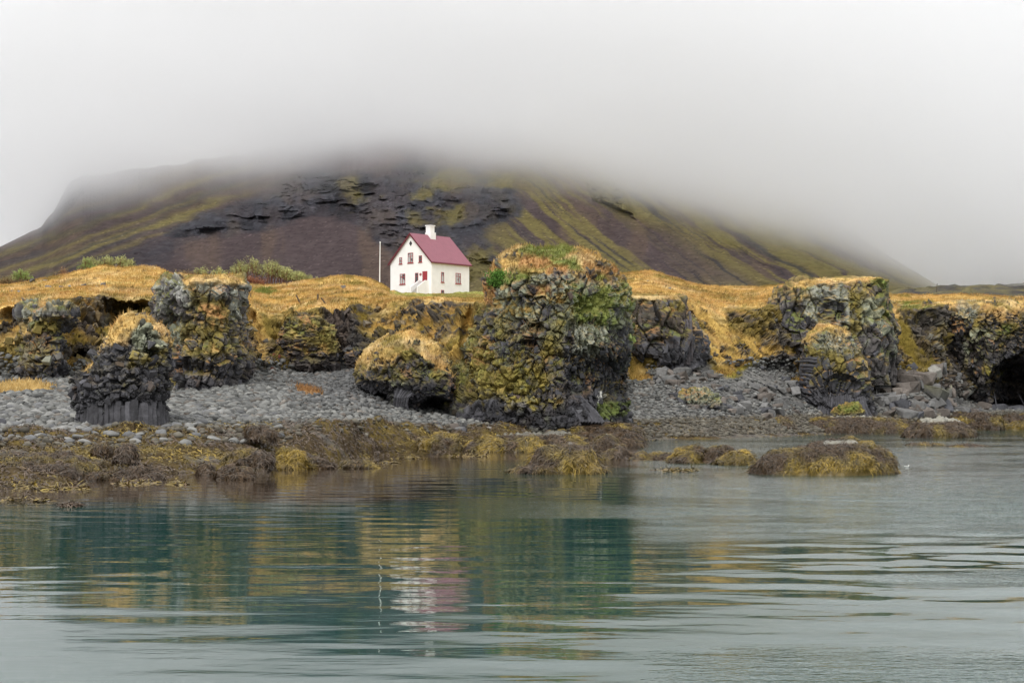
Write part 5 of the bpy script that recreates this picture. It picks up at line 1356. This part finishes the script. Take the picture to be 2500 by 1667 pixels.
# low mossy rocks near the column stack and the greyish rock heap on the middle beach
build_rock("mossy_rock", "low rock with bright yellow-green moss before the small column stack", "rock",
    [(985, 2065, 2080), (988, 2050, 2092), (995, 2040, 2098), (1004, 2034, 2102), (1014, 2032, 2104)], 196, 2.0, layers=[('olive', [(2030, 980), (2110, 980), (2110, 1010), (2030, 1012)], .8, 5), ('green', [(2040, 990), (2100, 985), (2100, 1003), (2050, 1005)], .5, 5)],
    cell=.5, amp=.2, big=.2, moss=.3, lich=.1, blocks=20, blocksize=(.2, .5), seed=41, gdens=0)
build_rock("rock_heap", "lichen-grey hump of rock rising from the cobbles of the middle beach", "rock",
    [(948, 1690, 1712), (952, 1672, 1730), (962, 1658, 1745), (976, 1648, 1758), (990, 1644, 1762), (1002, 1645, 1765)], 180, 2.6, layers=[('gg', [(1640, 945), (1770, 945), (1765, 990), (1645, 990)], .6, 8), ('yellow', [(1660, 948), (1710, 945), (1700, 958), (1660, 962)], .5, 5)],
    cell=.55, amp=.28, big=.3, moss=.25, lich=.4, lichcol=C_GREENGREY, blocks=70, blocksize=(.25, .6), nsingle=30, seed=42, gdens=0)
# stones in the meadow
STONE_L = {264: "biggest grey stone of the cluster in the middle of the left hump", 250: "stone just above left of the biggest one on the left hump", 238: "lowest left stone of the cluster on the left hump",
           205: "lone small stone a little left of the cluster on the left hump", 118: "small stone low on the left hump below a pair of flat ones", 150: "small stone midway along the row low on the left hump", 170: "smallest stone at the right of the row on the left hump",
           85: "wide flat stone high on the left hump's slope", 110: "flat stone close right of the wide flat one on the left hump", 28: "tiny stone in the grass nearest the left edge", 46: "tiny stone between two others near the left edge", 70: "flat stone near the cliff top at the far left",
           838: "smaller stone on the mound before the flagpole", 873: "bigger stone on the mound close to the flagpole", 1583: "tiny stone high on the meadow right of the biggest stack", 1634: "low stone near the edge above the dark square buttress", 1520: "tiny stone in the grass touching the biggest stack's outline"}
def stone_label(x, y): return STONE_L[x]
for (x, y, w, h) in [(264, 705, 22, 12), (250, 695, 14, 9), (238, 702, 12, 8), (205, 698, 12, 7), (118, 700, 12, 6), (150, 701, 10, 6), (170, 700, 9, 6), (85, 688, 22, 8), (110, 686, 14, 6), (28, 711, 12, 6), (46, 712, 9, 5), (70, 716, 12, 5),
                     (838, 701, 11, 8), (873, 709, 13, 9), (1583, 688, 9, 7), (1634, 705, 12, 6), (1520, 695, 8, 5)]:
    k = np.argmin((PX - x) ** 2 + (PY - y) ** 2 + 1e6 * (Vv < 4.9) + 1e6 * (Vv > 7)); g = G1.reshape(-1, 3)[k]
    o = link("stone", BM['grey'][(x * 7) % 6]); s = w / F * g[1]
    o.matrix_world = Matrix.Translation((P(x, y, g[1] - .2)).tolist()) @ Matrix(rand_rot(1, rgb_, .2)[0].tolist()).to_4x4() @ Matrix.Diagonal((s * 1.2, s, h / F * g[1] * 1.5, 1))
    tag(o, stone_label(x, y), "stone", "stones in the meadow grass")

# ------------------------------------------------------------------ rusty wreckage in the gully
RUST = flat_mat("rusted_iron", (.20, .065, .045), .85, .2, 6, .4); RUST2 = flat_mat("faded_red_iron", (.22, .085, .06), .8, .2, 5, .25)
def plate(x, y, w, h, D, rz, rx, mat, label, name="rusty_plate"):
    c = P(x, y, D); a = w / F * D / 2; b_ = h / F * D / 2
    r_ = boxes(name, [(-a, a, -b_, b_, -.04, .04), (-a, a, -b_ - .05, -b_ - .003, -.08, .12), (-a, a, b_ + .003, b_ + .05, -.08, .12), (-a * .1, a * .1, -b_ + .004, b_ - .004, .043, .10)], mat, None)
    r_.location = tuple(c); r_.rotation_euler = (rx, R(10), rz); return tag(r_, label, "scrap metal", "rusty scrap in the gully")
plate(658, 906, 19, 18, ground_pt(658, 906)[1] - .8, .3, 1.1, RUST2, "faded red iron plate lying at the foot of the gully")
plate(673, 872, 24, 12, ground_pt(673, 872)[1] - 1.3, -.6, .9, RUST, "rusty brown beam end halfway up the gully", "rusty_beam")
plate(690, 836, 20, 14, ground_pt(690, 836)[1] - 1.3, -.5, 1.0, RUST, "upper rusty plate sticking out of the gully's rubble")
# ------------------------------------------------------------------ seaweed
W_OL = np.array([.185, .135, .024]); W_GO = np.array([.30, .205, .034]); W_BR = np.array([.088, .055, .028]); W_PU = np.array([.120, .086, .062]); W_DK = np.array([.030, .020, .012])
def strands(name, p, n, col, rg, parent=None, L=(.4, 1.0), w=.035, o=(0, 0, 0), seg=4, curl=.2, lift=.05, keep=None):
    """Ribbons of weed that hang down the slope."""
    m = len(p)
    if m == 0: return
    g = np.array([0, 0, -1.0]); d = g - n * (n @ g)[:, None]; d += rg.normal(0, .38, (m, 3)) * [1, 1, .4]
    flat = np.linalg.norm(d, axis=1, keepdims=True) < .35
    a = rg.uniform(0, 2 * np.pi, m); d = np.where(flat, np.stack([np.cos(a), np.sin(a), 0 * a], -1), d); d /= np.linalg.norm(d, axis=1, keepdims=True)
    side = np.cross(d, n); side /= np.linalg.norm(side, axis=1, keepdims=True) + 1e-6
    ln = rg.uniform(L[0], L[1], m); ww = w * rg.uniform(.5, 1.6, m)
    ph = rg.uniform(0, 6.28, m); V = []; Cs = []
    for k in range(seg + 1):
        f = k / seg
        c = p + d * (ln * f)[:, None] + side * (curl * ln * np.sin(f * 4 + ph))[:, None] + n * (lift * math.sin(math.pi * min(1, f * 1.0 + .1)) + .01 + .05 * rg.uniform(0, 1, m) * (1 - f))[:, None]
        c[:, 2] -= .16 * ln * f * f
        wv = side * (ww * (1 - .65 * f * f))[:, None] + n * (ww * .5 * np.cos(ph + f * 3))[:, None]
        V += [c - wv, c + wv]; cc = col * (1.12 - .35 * f); Cs += [cc, cc * .85]
    V = np.stack(V, 1); Cs = np.stack(Cs, 1); K = (seg + 1) * 2
    q = np.array([(2 * k, 2 * k + 1, 2 * k + 3, 2 * k + 2) for k in range(seg)])
    Q = (q[None] + (np.arange(m) * K)[:, None, None]).reshape(-1, 4)
    ob = link(name, make_mesh(name, (V - np.asarray(o)).reshape(-1, 3), Q, mat=M_WEED, col=Cs.reshape(-1, 3), smooth=True), parent)
    return tag(ob, kind="stuff")

def weed_mound(name, label, prof, D, depth, seed, n=1500, L=(.5, 1.2), w=.035, gold=.5, cap=None, capcol=None, lump=.3, lumps=1.2, cat="rock", group=None, purple=.3):
    """prof: outline points (x, y) from left waterline over the top to the right waterline."""
    rgl = np.random.default_rng(seed)
    prof = np.array(prof, float); xw0, xw1 = prof[0, 0], prof[-1, 0]
    nx = int((xw1 - xw0) / 2.2) + 2; xs = np.linspace(xw0, xw1, nx); top = np.interp(xs, prof[:, 0], prof[:, 1])
    yw = np.interp(xs, [xw0, xw1], [prof[0, 1], prof[-1, 1]])
    H = np.maximum(0, (yw - top)) / F * D
    nt = 44; t = np.linspace(-1, 1, nt)[:, None]
    prf = (1 - np.abs(t) ** 2.2) ** .62
    half = depth * (np.clip(H / max(H.max(), .01), 0, 1) ** .5) + .05
    X = (xs - 1250) / F * D
    Y = D + t * half[None]; Z = H[None] * prf - .12 + 0 * t
    G = np.stack([np.broadcast_to(X, Y.shape) * (Y / D), Y, Z], -1)
    N = grid_normals(G); N *= np.sign(N[..., 2:3] + 1e-6)
    inner = (prf > .05) * np.clip(H / .25, 0, 1)[None]
    w1_ = worley(G / lumps, seed)
    dsp = lump * (np.clip(1 - w1_[0], 0, 1) - .35) + lump * .9 * fbm(G, lumps * .4, 3, seed + 2)
    G = G + N * (dsp * inner)[..., None]
    N = grid_normals(G); N *= np.sign(N[..., 2:3] + 1e-6)
    sel = fbm(G, 1.6, 3, seed + 3) + gold - .5
    c = mixc(W_BR, W_OL, sstep(-.3, .3, sel)); c = mixc(c, W_GO, sstep(.05, .6, sel)); c = mixc(c, W_PU, purple * sstep(.1, .5, fbm(G, 1.1, 3, seed + 4)))
    capm = np.zeros(Z.shape)
    if cap:
        px, py = pix(G); capm = sstep(-2.5, 2.5, poly_sd(px + 4 * fbm(G, .4, 2, 5), py, cap)); 
    base = mixc(c * .45, capcol if capcol is not None else C_PALE, capm)
    o_c = np.array([X.mean(), D, 0.0])
    root = empty(name, tuple(o_c), label, cat, group)
    link("rock", make_mesh("rock", G - o_c, grid_quads(*G.shape[:2]), mat=M_WEED, col=base), root)
    area = sample_grid(G, N, c, (1 - capm) * (Z > -.1), 1, rgl, .5)
    n = int(n * 2.4); dens = n / max(len(area[0]), 1)
    p, nn, cc, _ = sample_grid(G, N, c, (1 - capm) * (Z > -.1), dens, rgl, .5)
    k = (p[:, 1] < D + depth * .5); p, nn, cc = p[k], nn[k], cc[k]
    cc = cc * rgl.uniform(.55, 1.5, (len(p), 1)); cc = mixc(cc, W_DK, .6 * (rgl.uniform(0, 1, len(p)) < .18))
    strands("seaweed", p, nn, cc, rgl, root, (L[0] * .5, L[1] * .55), w * .5, o_c, seg=3, curl=.32)
    return root
def dw(y): return EYE * F / (y - HOR)
CH = C_WHITE * .40 * np.array([1.05, 1, .88])
weed_mound("weed_covered_rock", "golden-brown weed mound, biggest in the centre of the bay before the tall stack", [(1228, 1143), (1250, 1138), (1285, 1128), (1302, 1112), (1320, 1095), (1345, 1082), (1370, 1076), (1400, 1076), (1425, 1083), (1445, 1102), (1462, 1125), (1475, 1150), (1490, 1152)],
           88, 2.4, 1, 3600, (.4, 1.1), .03, .62, [(1378, 1068), (1412, 1068), (1410, 1082), (1380, 1083)], CH)
weed_mound("weed_covered_rock", "pointed weed-draped rock with a bare pale tip between the central mound and the stack", [(1420, 1112), (1432, 1092), (1448, 1072), (1462, 1060), (1480, 1053), (1492, 1062), (1500, 1085), (1506, 1112)], 112, 1.6, 2, 1500, (.6, 1.5), .032, .5, [(1468, 1050), (1488, 1050), (1488, 1060), (1472, 1062)], CH, lump=.2)
weed_mound("weed_covered_rock", "sagging weed-covered rock right of the pointed one", [(1455, 1120), (1475, 1103), (1500, 1092), (1525, 1096), (1540, 1108), (1560, 1118)], 108, 1.6, 3, 1200, (.4, 1.2), .03, .35, purple=.7)
weed_mound("weed_covered_rock", "low purplish weed reef linking the rocks right of the central mound", [(1530, 1117), (1560, 1100), (1600, 1099), (1640, 1106), (1660, 1120)], 107, 1.6, 4, 1200, (.3, .9), .03, .3, [(1590, 1098), (1625, 1100), (1610, 1106)], CH * .6, purple=.8)
weed_mound("weed_covered_rock", "shaggy olive hummock of weed, left one of three in the reef", [(1633, 1128), (1645, 1112), (1665, 1096), (1690, 1090), (1708, 1096), (1716, 1112), (1715, 1132)], 102, 1.5, 5, 1600, (.5, 1.2), .03, .6)
weed_mound("weed_covered_rock", "shaggy purplish hummock, middle one of three in the reef", [(1708, 1133), (1722, 1112), (1745, 1098), (1775, 1096), (1795, 1110), (1800, 1133)], 102, 1.5, 6, 1500, (.4, 1.0), .03, .35, purple=.9)
weed_mound("weed_covered_rock", "shaggy olive hummock beside the long mound, right one of three in the reef", [(1745, 1136), (1770, 1118), (1790, 1100), (1805, 1095), (1822, 1103), (1835, 1120), (1834, 1138)], 99, 1.3, 7, 1500, (.5, 1.2), .03, .6)
weed_mound("weed_covered_rock", "longest weed-covered mound in the bay with a pale barnacled crest, at the right", [(1822, 1146), (1840, 1128), (1870, 1108), (1900, 1098), (1945, 1092), (1990, 1084), (2030, 1080), (2070, 1080), (2110, 1088), (2145, 1108), (2170, 1130), (2188, 1158), (2192, 1170)],
           88, 3.4, 8, 7500, (.3, .8), .026, .52, [(2005, 1076), (2090, 1072), (2100, 1083), (2060, 1086), (2010, 1087)], CH, lump=.25)
# long weed skirts
weed_mound("weed_ledge", "long dark brown curtain of weed round the right foot of the biggest stack", [(1360, 1085), (1375, 1045), (1400, 1026), (1460, 1022), (1530, 1024), (1555, 1034), (1563, 1060), (1562, 1078)], 139, 7, 9, 4500, (.7, 1.8), .045, .02, None, None, .25, cat="weed ledge", purple=.1)
weed_mound("weed_ledge", "golden-olive weed curtain hanging from the ledge below the front of the biggest stack", [(1140, 1100), (1150, 1080), (1185, 1068), (1240, 1062), (1300, 1062), (1360, 1060), (1400, 1066), (1420, 1090), (1425, 1106)], 126, 4, 10, 5200, (.6, 1.5), .04, .60, [(1190, 1052), (1390, 1050), (1400, 1062), (1200, 1064)], CH * .7, .3, cat="weed ledge", purple=.15)
weed_mound("weed_ledge", "rounded brown weed ledge just left of the long right-hand ledge", [(1815, 1058), (1822, 1035), (1840, 1020), (1880, 1014), (1920, 1018), (1935, 1035), (1938, 1060)], 186, 5, 11, 2600, (.6, 1.5), .05, .1, None, None, .3, cat="weed ledge", purple=.1)
weed_mound("weed_ledge", "long straight ledge fringed with brown weed below the small column stack", [(1930, 1052), (1940, 1030), (1975, 1016), (2040, 1014), (2100, 1016), (2160, 1020), (2215, 1028), (2230, 1060)], 194, 5, 12, 5200, (.6, 1.6), .05, .25, [(1990, 1008), (2190, 1008), (2190, 1021), (2140, 1019), (2000, 1018)], CH, .3, cat="weed ledge", purple=.1)
weed_mound("weed_ledge", "rounded weed ledge with a white barnacled crown at the right", [(2205, 1065), (2215, 1045), (2238, 1030), (2262, 1022), (2300, 1018), (2330, 1025), (2360, 1040), (2374, 1060), (2378, 1070)], 172, 4.5, 13, 4200, (.5, 1.3), .045, .12, [(2240, 1015), (2335, 1010), (2350, 1030), (2300, 1030), (2250, 1034)], CH * 1.1, .3, cat="weed ledge", purple=.3)
weed_mound("weed_ledge", "reddish-brown weed bank at the foot of the right rockfall", [(2160, 1035), (2175, 1012), (2230, 1006), (2290, 1004), (2350, 1004), (2400, 1006), (2440, 1018), (2446, 1048)], 214, 4, 14, 3600, (.5, 1.3), .055, .15, None, None, .4, cat="weed ledge", purple=.05)
weed_mound("weed_ledge", "dark weed bank running out of the picture at the right edge", [(2425, 1046), (2440, 1015), (2480, 1008), (2540, 1006), (2600, 1010), (2610, 1045)], 218, 4, 15, 2200, (.5, 1.3), .055, .1, None, None, .4, cat="weed ledge", purple=.1)
weed_mound("weed_covered_rock", "flat exposed weed patch in the open water, left of the pair at the right", [(2205, 1090), (2225, 1083), (2260, 1080), (2300, 1083), (2310, 1088)], 141, 1.0, 16, 500, (.2, .6), .04, .2, None, None, .12, .7, cat="reef", purple=.6)
weed_mound("weed_covered_rock", "flat exposed weed patch in the open water, right of the pair at the right", [(2300, 1094), (2330, 1088), (2370, 1086), (2400, 1088), (2424, 1094)], 137, 1.0, 17, 500, (.2, .6), .04, .2, None, None, .12, .7, cat="reef", purple=.6)
# left shore hummocks
LS = [("large olive weed hummock standing clear on the left shore", [(442, 1135), (448, 1105), (462, 1085), (480, 1078), (500, 1080), (520, 1092), (533, 1110), (540, 1137)], .68, 1.6, 2000),
      ("yellowest weed hummock at the water's edge of the left shore", [(668, 1145), (676, 1120), (690, 1103), (705, 1098), (722, 1104), (736, 1120), (744, 1146)], .95, 1.4, 1700),
      ("brown weed clump standing alone in the water, nearest of the left shore", [(530, 1168), (536, 1152), (555, 1142), (580, 1141), (602, 1145), (614, 1155), (616, 1170)], .05, 1.2, 1200),
      ("low weed clump right of the yellowest hummock", [(748, 1144), (760, 1126), (782, 1118), (805, 1124), (818, 1142)], .25, 1.2, 900),
      ("low tongue of weed reaching furthest right into the calm water", [(822, 1143), (845, 1125), (870, 1120), (895, 1118), (910, 1130), (940, 1134)], .2, 1.2, 900),
      ("small weed tuft drifting in the shallows at the left", [(135, 1236), (148, 1228), (165, 1225), (185, 1228), (205, 1233)], .25, .8, 420),
      ("broad bank of golden weed at the left corner of the shore", [(-60, 1172), (-20, 1130), (30, 1115), (90, 1108), (150, 1104), (200, 1112), (240, 1128), (268, 1150), (275, 1160)], .58, 4.5, 5200),
      ("dark weed clump just left of the lone brown one", [(482, 1160), (490, 1143), (508, 1135), (522, 1142), (528, 1158)], .1, 1.0, 700),
      ("brown weed bank between the shore and the tidal pool", [(230, 1172), (262, 1152), (320, 1146), (352, 1140), (385, 1145), (394, 1168)], .1, 1.6, 1800),
      ("small weed knob left of the shore's olive hummock", [(278, 1122), (290, 1100), (310, 1094), (325, 1105), (330, 1122)], .2, 1.2, 800),
      ("brown weed clump beside the big dark stack's foot", [(225, 1108), (232, 1090), (245, 1085), (260, 1092), (264, 1108)], .35, 1.0, 600),
      ("gently rounded brown weed hummock right of the olive one", [(540, 1130), (560, 1105), (590, 1096), (630, 1098), (655, 1112), (662, 1132)], .15, 2.0, 1600),
      ("golden weed cushions at the far left edge below the beach", [(-30, 1075), (0, 1050), (25, 1045), (50, 1055), (62, 1072)], .9, 1.5, 1100),
      ("brown weed tuft below the seaward side of the beach centre", [(600, 1062), (612, 1045), (640, 1040), (660, 1050), (668, 1066)], .35, 1.5, 900),
      ("weed hummock at the upper edge of the weed, left of the big stack", [(1020, 1090), (1035, 1066), (1070, 1058), (1110, 1062), (1125, 1092)], .5, 2.0, 1500),
      ("small round weed hummock at the calm water's edge, left of the golden curtain", [(1160, 1102), (1172, 1086), (1185, 1080), (1200, 1088), (1206, 1103)], .62, 1.2, 900)]
for k, (lab, pf, gold, dep, n) in enumerate(LS):
    yb = max(pf[0][1], pf[-1][1])
    D = {12: 98, 10: 88, 9: 84, 13: 100, 14: 118, 11: 84}.get(k, dw(yb) * 1.0 + dep * .6)
    r_ = weed_mound("weed_hummock", lab, pf, D, dep, 40 + k, n, (.25, .85), .03, gold, lump=.28, lumps=.9, cat="seaweed", purple=.45)
    if k in (9, 10, 11, 12, 13, 14):
        g = ground_pt((pf[0][0] + pf[-1][0]) / 2, yb); zz = EYE + (HOR - yb) / F * D
        r_.location.z = zz

# carpet of weed over the left shore and along the foot of the stack
wz = (Vv > 1.0) & (Vv < 2.12) & vis
wmask = wz * sstep(2.1, 1.96, Vv + .14 * fbm(G1, 3, 3, 103)) * (G1[..., 2] > -.15) * (.15 + .85 * sstep(1640, 1560, PX))
rgw = np.random.default_rng(61)
p, n, c, rc = sample_grid(G1, N1, col1, wmask, 26, rgw, .12)
sel = fbm(p, 3.2, 4, 63) + .25 * fbm(p, .8, 2, 64)
c = mixc(W_BR, W_PU, sstep(-.2, .4, -sel)); c = mixc(c, W_OL, .9 * sstep(.0, .4, sel)); c = mixc(c, W_GO, .8 * sstep(.3, .7, sel))
c = c * rgw.uniform(.5, 1.6, (len(p), 1)); c = mixc(c, W_DK, .55 * (rgw.uniform(0, 1, len(p)) < .2))
strands("seaweed", p, n, c, rgw, None, (.12, .42), .026, curl=.3, lift=.07, seg=3)
print("carpet", len(p))
# drifting mats of weed on the surface
for (x0, x1, y, d) in [(275, 455, 1181, .35), (60, 215, 1192, .3), (0, 80, 1178, .4), (970, 1040, 1119, .3), (1100, 1190, 1113, .3), (1580, 1700, 1150, .3), (0, 120, 1222, .15), (850, 960, 1130, .3)]:
    D = dw(y); m = int((x1 - x0) * 4 * d * 1.6); x = rgw.uniform(x0, x1, m); dd = D + rgw.normal(0, D * .008, m) 
    p = P(x, np.full(m, y), dd); p[:, 2] = .005; q = fbm(p, 1.2, 2, 5) > -.15; p = p[q]
    if not len(p): continue
    c = mixc(W_BR, W_OL, rgw.uniform(0, 1, len(p))) * rgw.uniform(.9, 1.9, (len(p), 1))
    nn = np.tile([0, 0, 1.0], (len(p), 1)) + rgw.normal(0, .1, (len(p), 3))
    strands("floating_weed", p, nn, c, rgw, None, (.2, .6), .03, curl=.3, lift=.01, seg=3)

# ------------------------------------------------------------------ water
def build_water():
    m, nt, b = new_mat("sea_water", 0.02, 0.5)
    L = nt.links
    geo = nt.nodes.new("ShaderNodeNewGeometry"); sep = nt.nodes.new("ShaderNodeSeparateXYZ"); L.new(geo.outputs["Position"], sep.inputs[0])
    def noise(scale, sx, sy, detail=3, dist=0.0, rough=.5, rot=0.0):
        mp = nt.nodes.new("ShaderNodeMapping"); mp.inputs["Scale"].default_value = (sx, sy, 1); mp.inputs["Rotation"].default_value = (0, 0, rot); L.new(geo.outputs["Position"], mp.inputs[0])
        n = nt.nodes.new("ShaderNodeTexNoise"); n.inputs["Scale"].default_value = scale; n.inputs["Detail"].default_value = detail; n.inputs["Distortion"].default_value = dist; n.inputs["Roughness"].default_value = rough
        L.new(mp.outputs[0], n.inputs["Vector"]); return n.outputs[0]
    def mth(op, a, b_=None, c=None):
        n = nt.nodes.new("ShaderNodeMath"); n.operation = op
        for k, v in enumerate((a, b_, c)):
            if v is None: continue
            if isinstance(v, (int, float)): n.inputs[k].default_value = v
            else: L.new(v, n.inputs[k])
        return n.outputs[0]
    def mr(v, a, b_, c, d):
        n = nt.nodes.new("ShaderNodeMapRange"); n.interpolation_type = 'SMOOTHSTEP'; L.new(v, n.inputs[0])
        for k, q in enumerate((a, b_, c, d)): n.inputs[k + 1].default_value = q
        return n.outputs[0]
    # wind patches: how rough the surface is, by place
    at = nt.nodes.new("ShaderNodeAttribute"); at.attribute_name = "rough"
    at2 = nt.nodes.new("ShaderNodeAttribute"); at2.attribute_name = "shallow"
    patch = at.outputs["Fac"]
    h1 = noise(1.0, .22, .75, 2, .3, .45, .05)           # metre-long ripples
    h2 = noise(1.0, 1.0, 2.6, 3, .2, .55)                # small ripples
    h3 = noise(1.0, 5.0, 9.0, 2, 0, .5)                  # cat's-paws
    hh = mth('ADD', mth('MULTIPLY', h1, .016), mth('MULTIPLY', mth('MULTIPLY', h2, .011), mth('MULTIPLY_ADD', patch, 3.2, .26)))
    hh = mth('ADD', hh, mth('MULTIPLY', mth('MULTIPLY', h3, .012), mth('MULTIPLY_ADD', patch, 2.4, .02)))
    bp = nt.nodes.new("ShaderNodeBump"); bp.inputs["Strength"].default_value = 1.0; bp.inputs["Distance"].default_value = 1.0
    L.new(hh, bp.inputs["Height"]); L.new(bp.outputs[0], b.inputs["Normal"])
    mx = nt.nodes.new("ShaderNodeMixRGB"); mx.inputs[1].default_value = (.011, .062, .052, 1); mx.inputs[2].default_value = (.060, .043, .030, 1)
    L.new(at2.outputs["Fac"], mx.inputs[0]); L.new(mx.outputs[0], b.inputs["Base Color"])
    b.inputs["IOR"].default_value = 1.5
    # surface mesh: long low swells are real geometry
    ys = []; y = 12.0
    while y < 330: ys.append(y); y *= 1.0045
    ys = np.array(ys); us = np.linspace(-.36, .36, 460)
    Y = np.broadcast_to(ys[:, None], (len(ys), len(us))); X = us[None] * Y
    Z = 0 * X
    rgq = np.random.default_rng(3)
    for k in range(26):
        lam = rgq.uniform(.55, 3.0); ang = rgq.normal(0.14, .30); a = .00085 * lam ** 1.1 * rgq.uniform(.6, 1.2)
        ph = rgq.uniform(0, 6.28); kk = 2 * np.pi / lam
        env = .55 + .75 * (fbm(np.stack([X, Y, 0 * X], -1), 16, 2, 200 + k) * .8 + .2)
        Z = Z + a * np.clip(env, 0, 2) * np.sin(kk * (X * math.sin(ang) + Y * math.cos(ang)) + ph + 1.2 * fbm(np.stack([X, Y, 0 * X], -1), 9, 2, 300))
    pyw = HOR + EYE * F / Y; pxw = 1250 + X / Y * F
    right = sstep(1400, 2300, pxw)
    calm = sstep(1500, 1250, pxw) * sstep(1180, 1110, pyw)
    bl = sstep(1380, 1520, pyw) * sstep(1500, 700, pxw)
    Z = Z * (.44 + 1.3 * right * sstep(1560, 1360, pyw)) * (1 - .6 * calm) * (1 - .55 * bl)
    G = np.stack([X, Y, Z], -1)
    ro = np.clip(sstep(1480, 1640, pxw) * sstep(1360, 1230, pyw) * (.5 + .8 * sstep(-.3, .3, fbm(G * np.array([.4, 1, 1]), 7, 3, 210))) + .55 * sstep(.25, .6, fbm(G * np.array([.5, 1, 1]), 7, 3, 212)) * sstep(1000, 1500, pxw) + .6 * sstep(1560, 1640, pyw) * sstep(1500, 1900, pxw), 0, 1.3)
    n7 = fbm(G, 6, 3, 220)
    sh = sstep(1265, 1195, pyw + 22 * n7) * sstep(1250, 900, pxw) + .8 * sstep(1150, 1120, pyw + 10 * n7) * (pxw < 1560) + .35 * sstep(1250, 1150, pyw)
    me = make_mesh("water", G, grid_quads(*G.shape[:2]), mat=m, smooth=True, attrs={"rough": ro, "shallow": np.clip(sh, 0, 1)})
    tag(link("water", me), kind="structure")
    # open sea beyond the modelled bay on both sides and behind the camera
    V = [(-900, -200, -.25), (900, -200, -.25), (900, 330, -.25), (-900, 330, -.25)]
    m2, nt2, b2 = new_mat("open_sea", .25, .5); b2.inputs["Base Color"].default_value = (.013, .055, .047, 1)
    nn_ = nt2.nodes.new("ShaderNodeTexNoise"); nn_.inputs["Scale"].default_value = .8; bb_ = nt2.nodes.new("ShaderNodeBump"); bb_.inputs["Distance"].default_value = .05
    nt2.links.new(nn_.outputs[0], bb_.inputs["Height"]); nt2.links.new(bb_.outputs[0], b2.inputs["Normal"])
    tag(link("sea", make_mesh("sea", V, [(0, 1, 2, 3)], mat=m2)), kind="structure")
build_water()
# ripple ring of foam-like glints are left to the light
# a small white bird on the water at the right
def bird():
    c = P(2214, 1137, dw(1140)); c[2] = .01
    root = empty("seabird", tuple(c), "tiny white and grey seabird floating right of the longest weed mound", "bird"); root.scale = (.6, .6, .6)
    bm = bmesh.new(); bmesh.ops.create_uvsphere(bm, u_segments=14, v_segments=10, radius=1)
    for v in bm.verts:
        x, y, z = v.co; v.co = (x * .20 * (1 - .25 * x), y * .085, z * .075 + .04 + (.05 * max(0, -x - .4)))
    me = bpy.data.meshes.new("body"); bm.to_mesh(me); bm.free(); me.materials.append(W_MAT); link("body", me, root)
    bm = bmesh.new(); bmesh.ops.create_uvsphere(bm, u_segments=10, v_segments=8, radius=.05)
    me = bpy.data.meshes.new("head"); bm.to_mesh(me); bm.free(); me.materials.append(W_MAT); hd = link("head", me, root, (.17, 0, .15))
    tube("neck", [(.13, 0, .07), (.16, 0, .14)], [.04, .035], W_MAT, root, 8)
    bm = bmesh.new(); bmesh.ops.create_cone(bm, segments=6, radius1=.014, radius2=.003, depth=.07, matrix=Matrix.Translation((.07, 0, 0)) @ Matrix.Rotation(math.pi / 2, 4, 'Y')); me = bpy.data.meshes.new("beak"); bm.to_mesh(me); bm.free(); me.materials.append(flat_mat("beak_yellow", (.5, .3, .03))); link("beak", me, hd)
    for s in (-1, 1): boxes("wing", [(-.2, .1, s * .055 - .025, s * .055 + .025, .055, .10)], CONC, root)
bird()
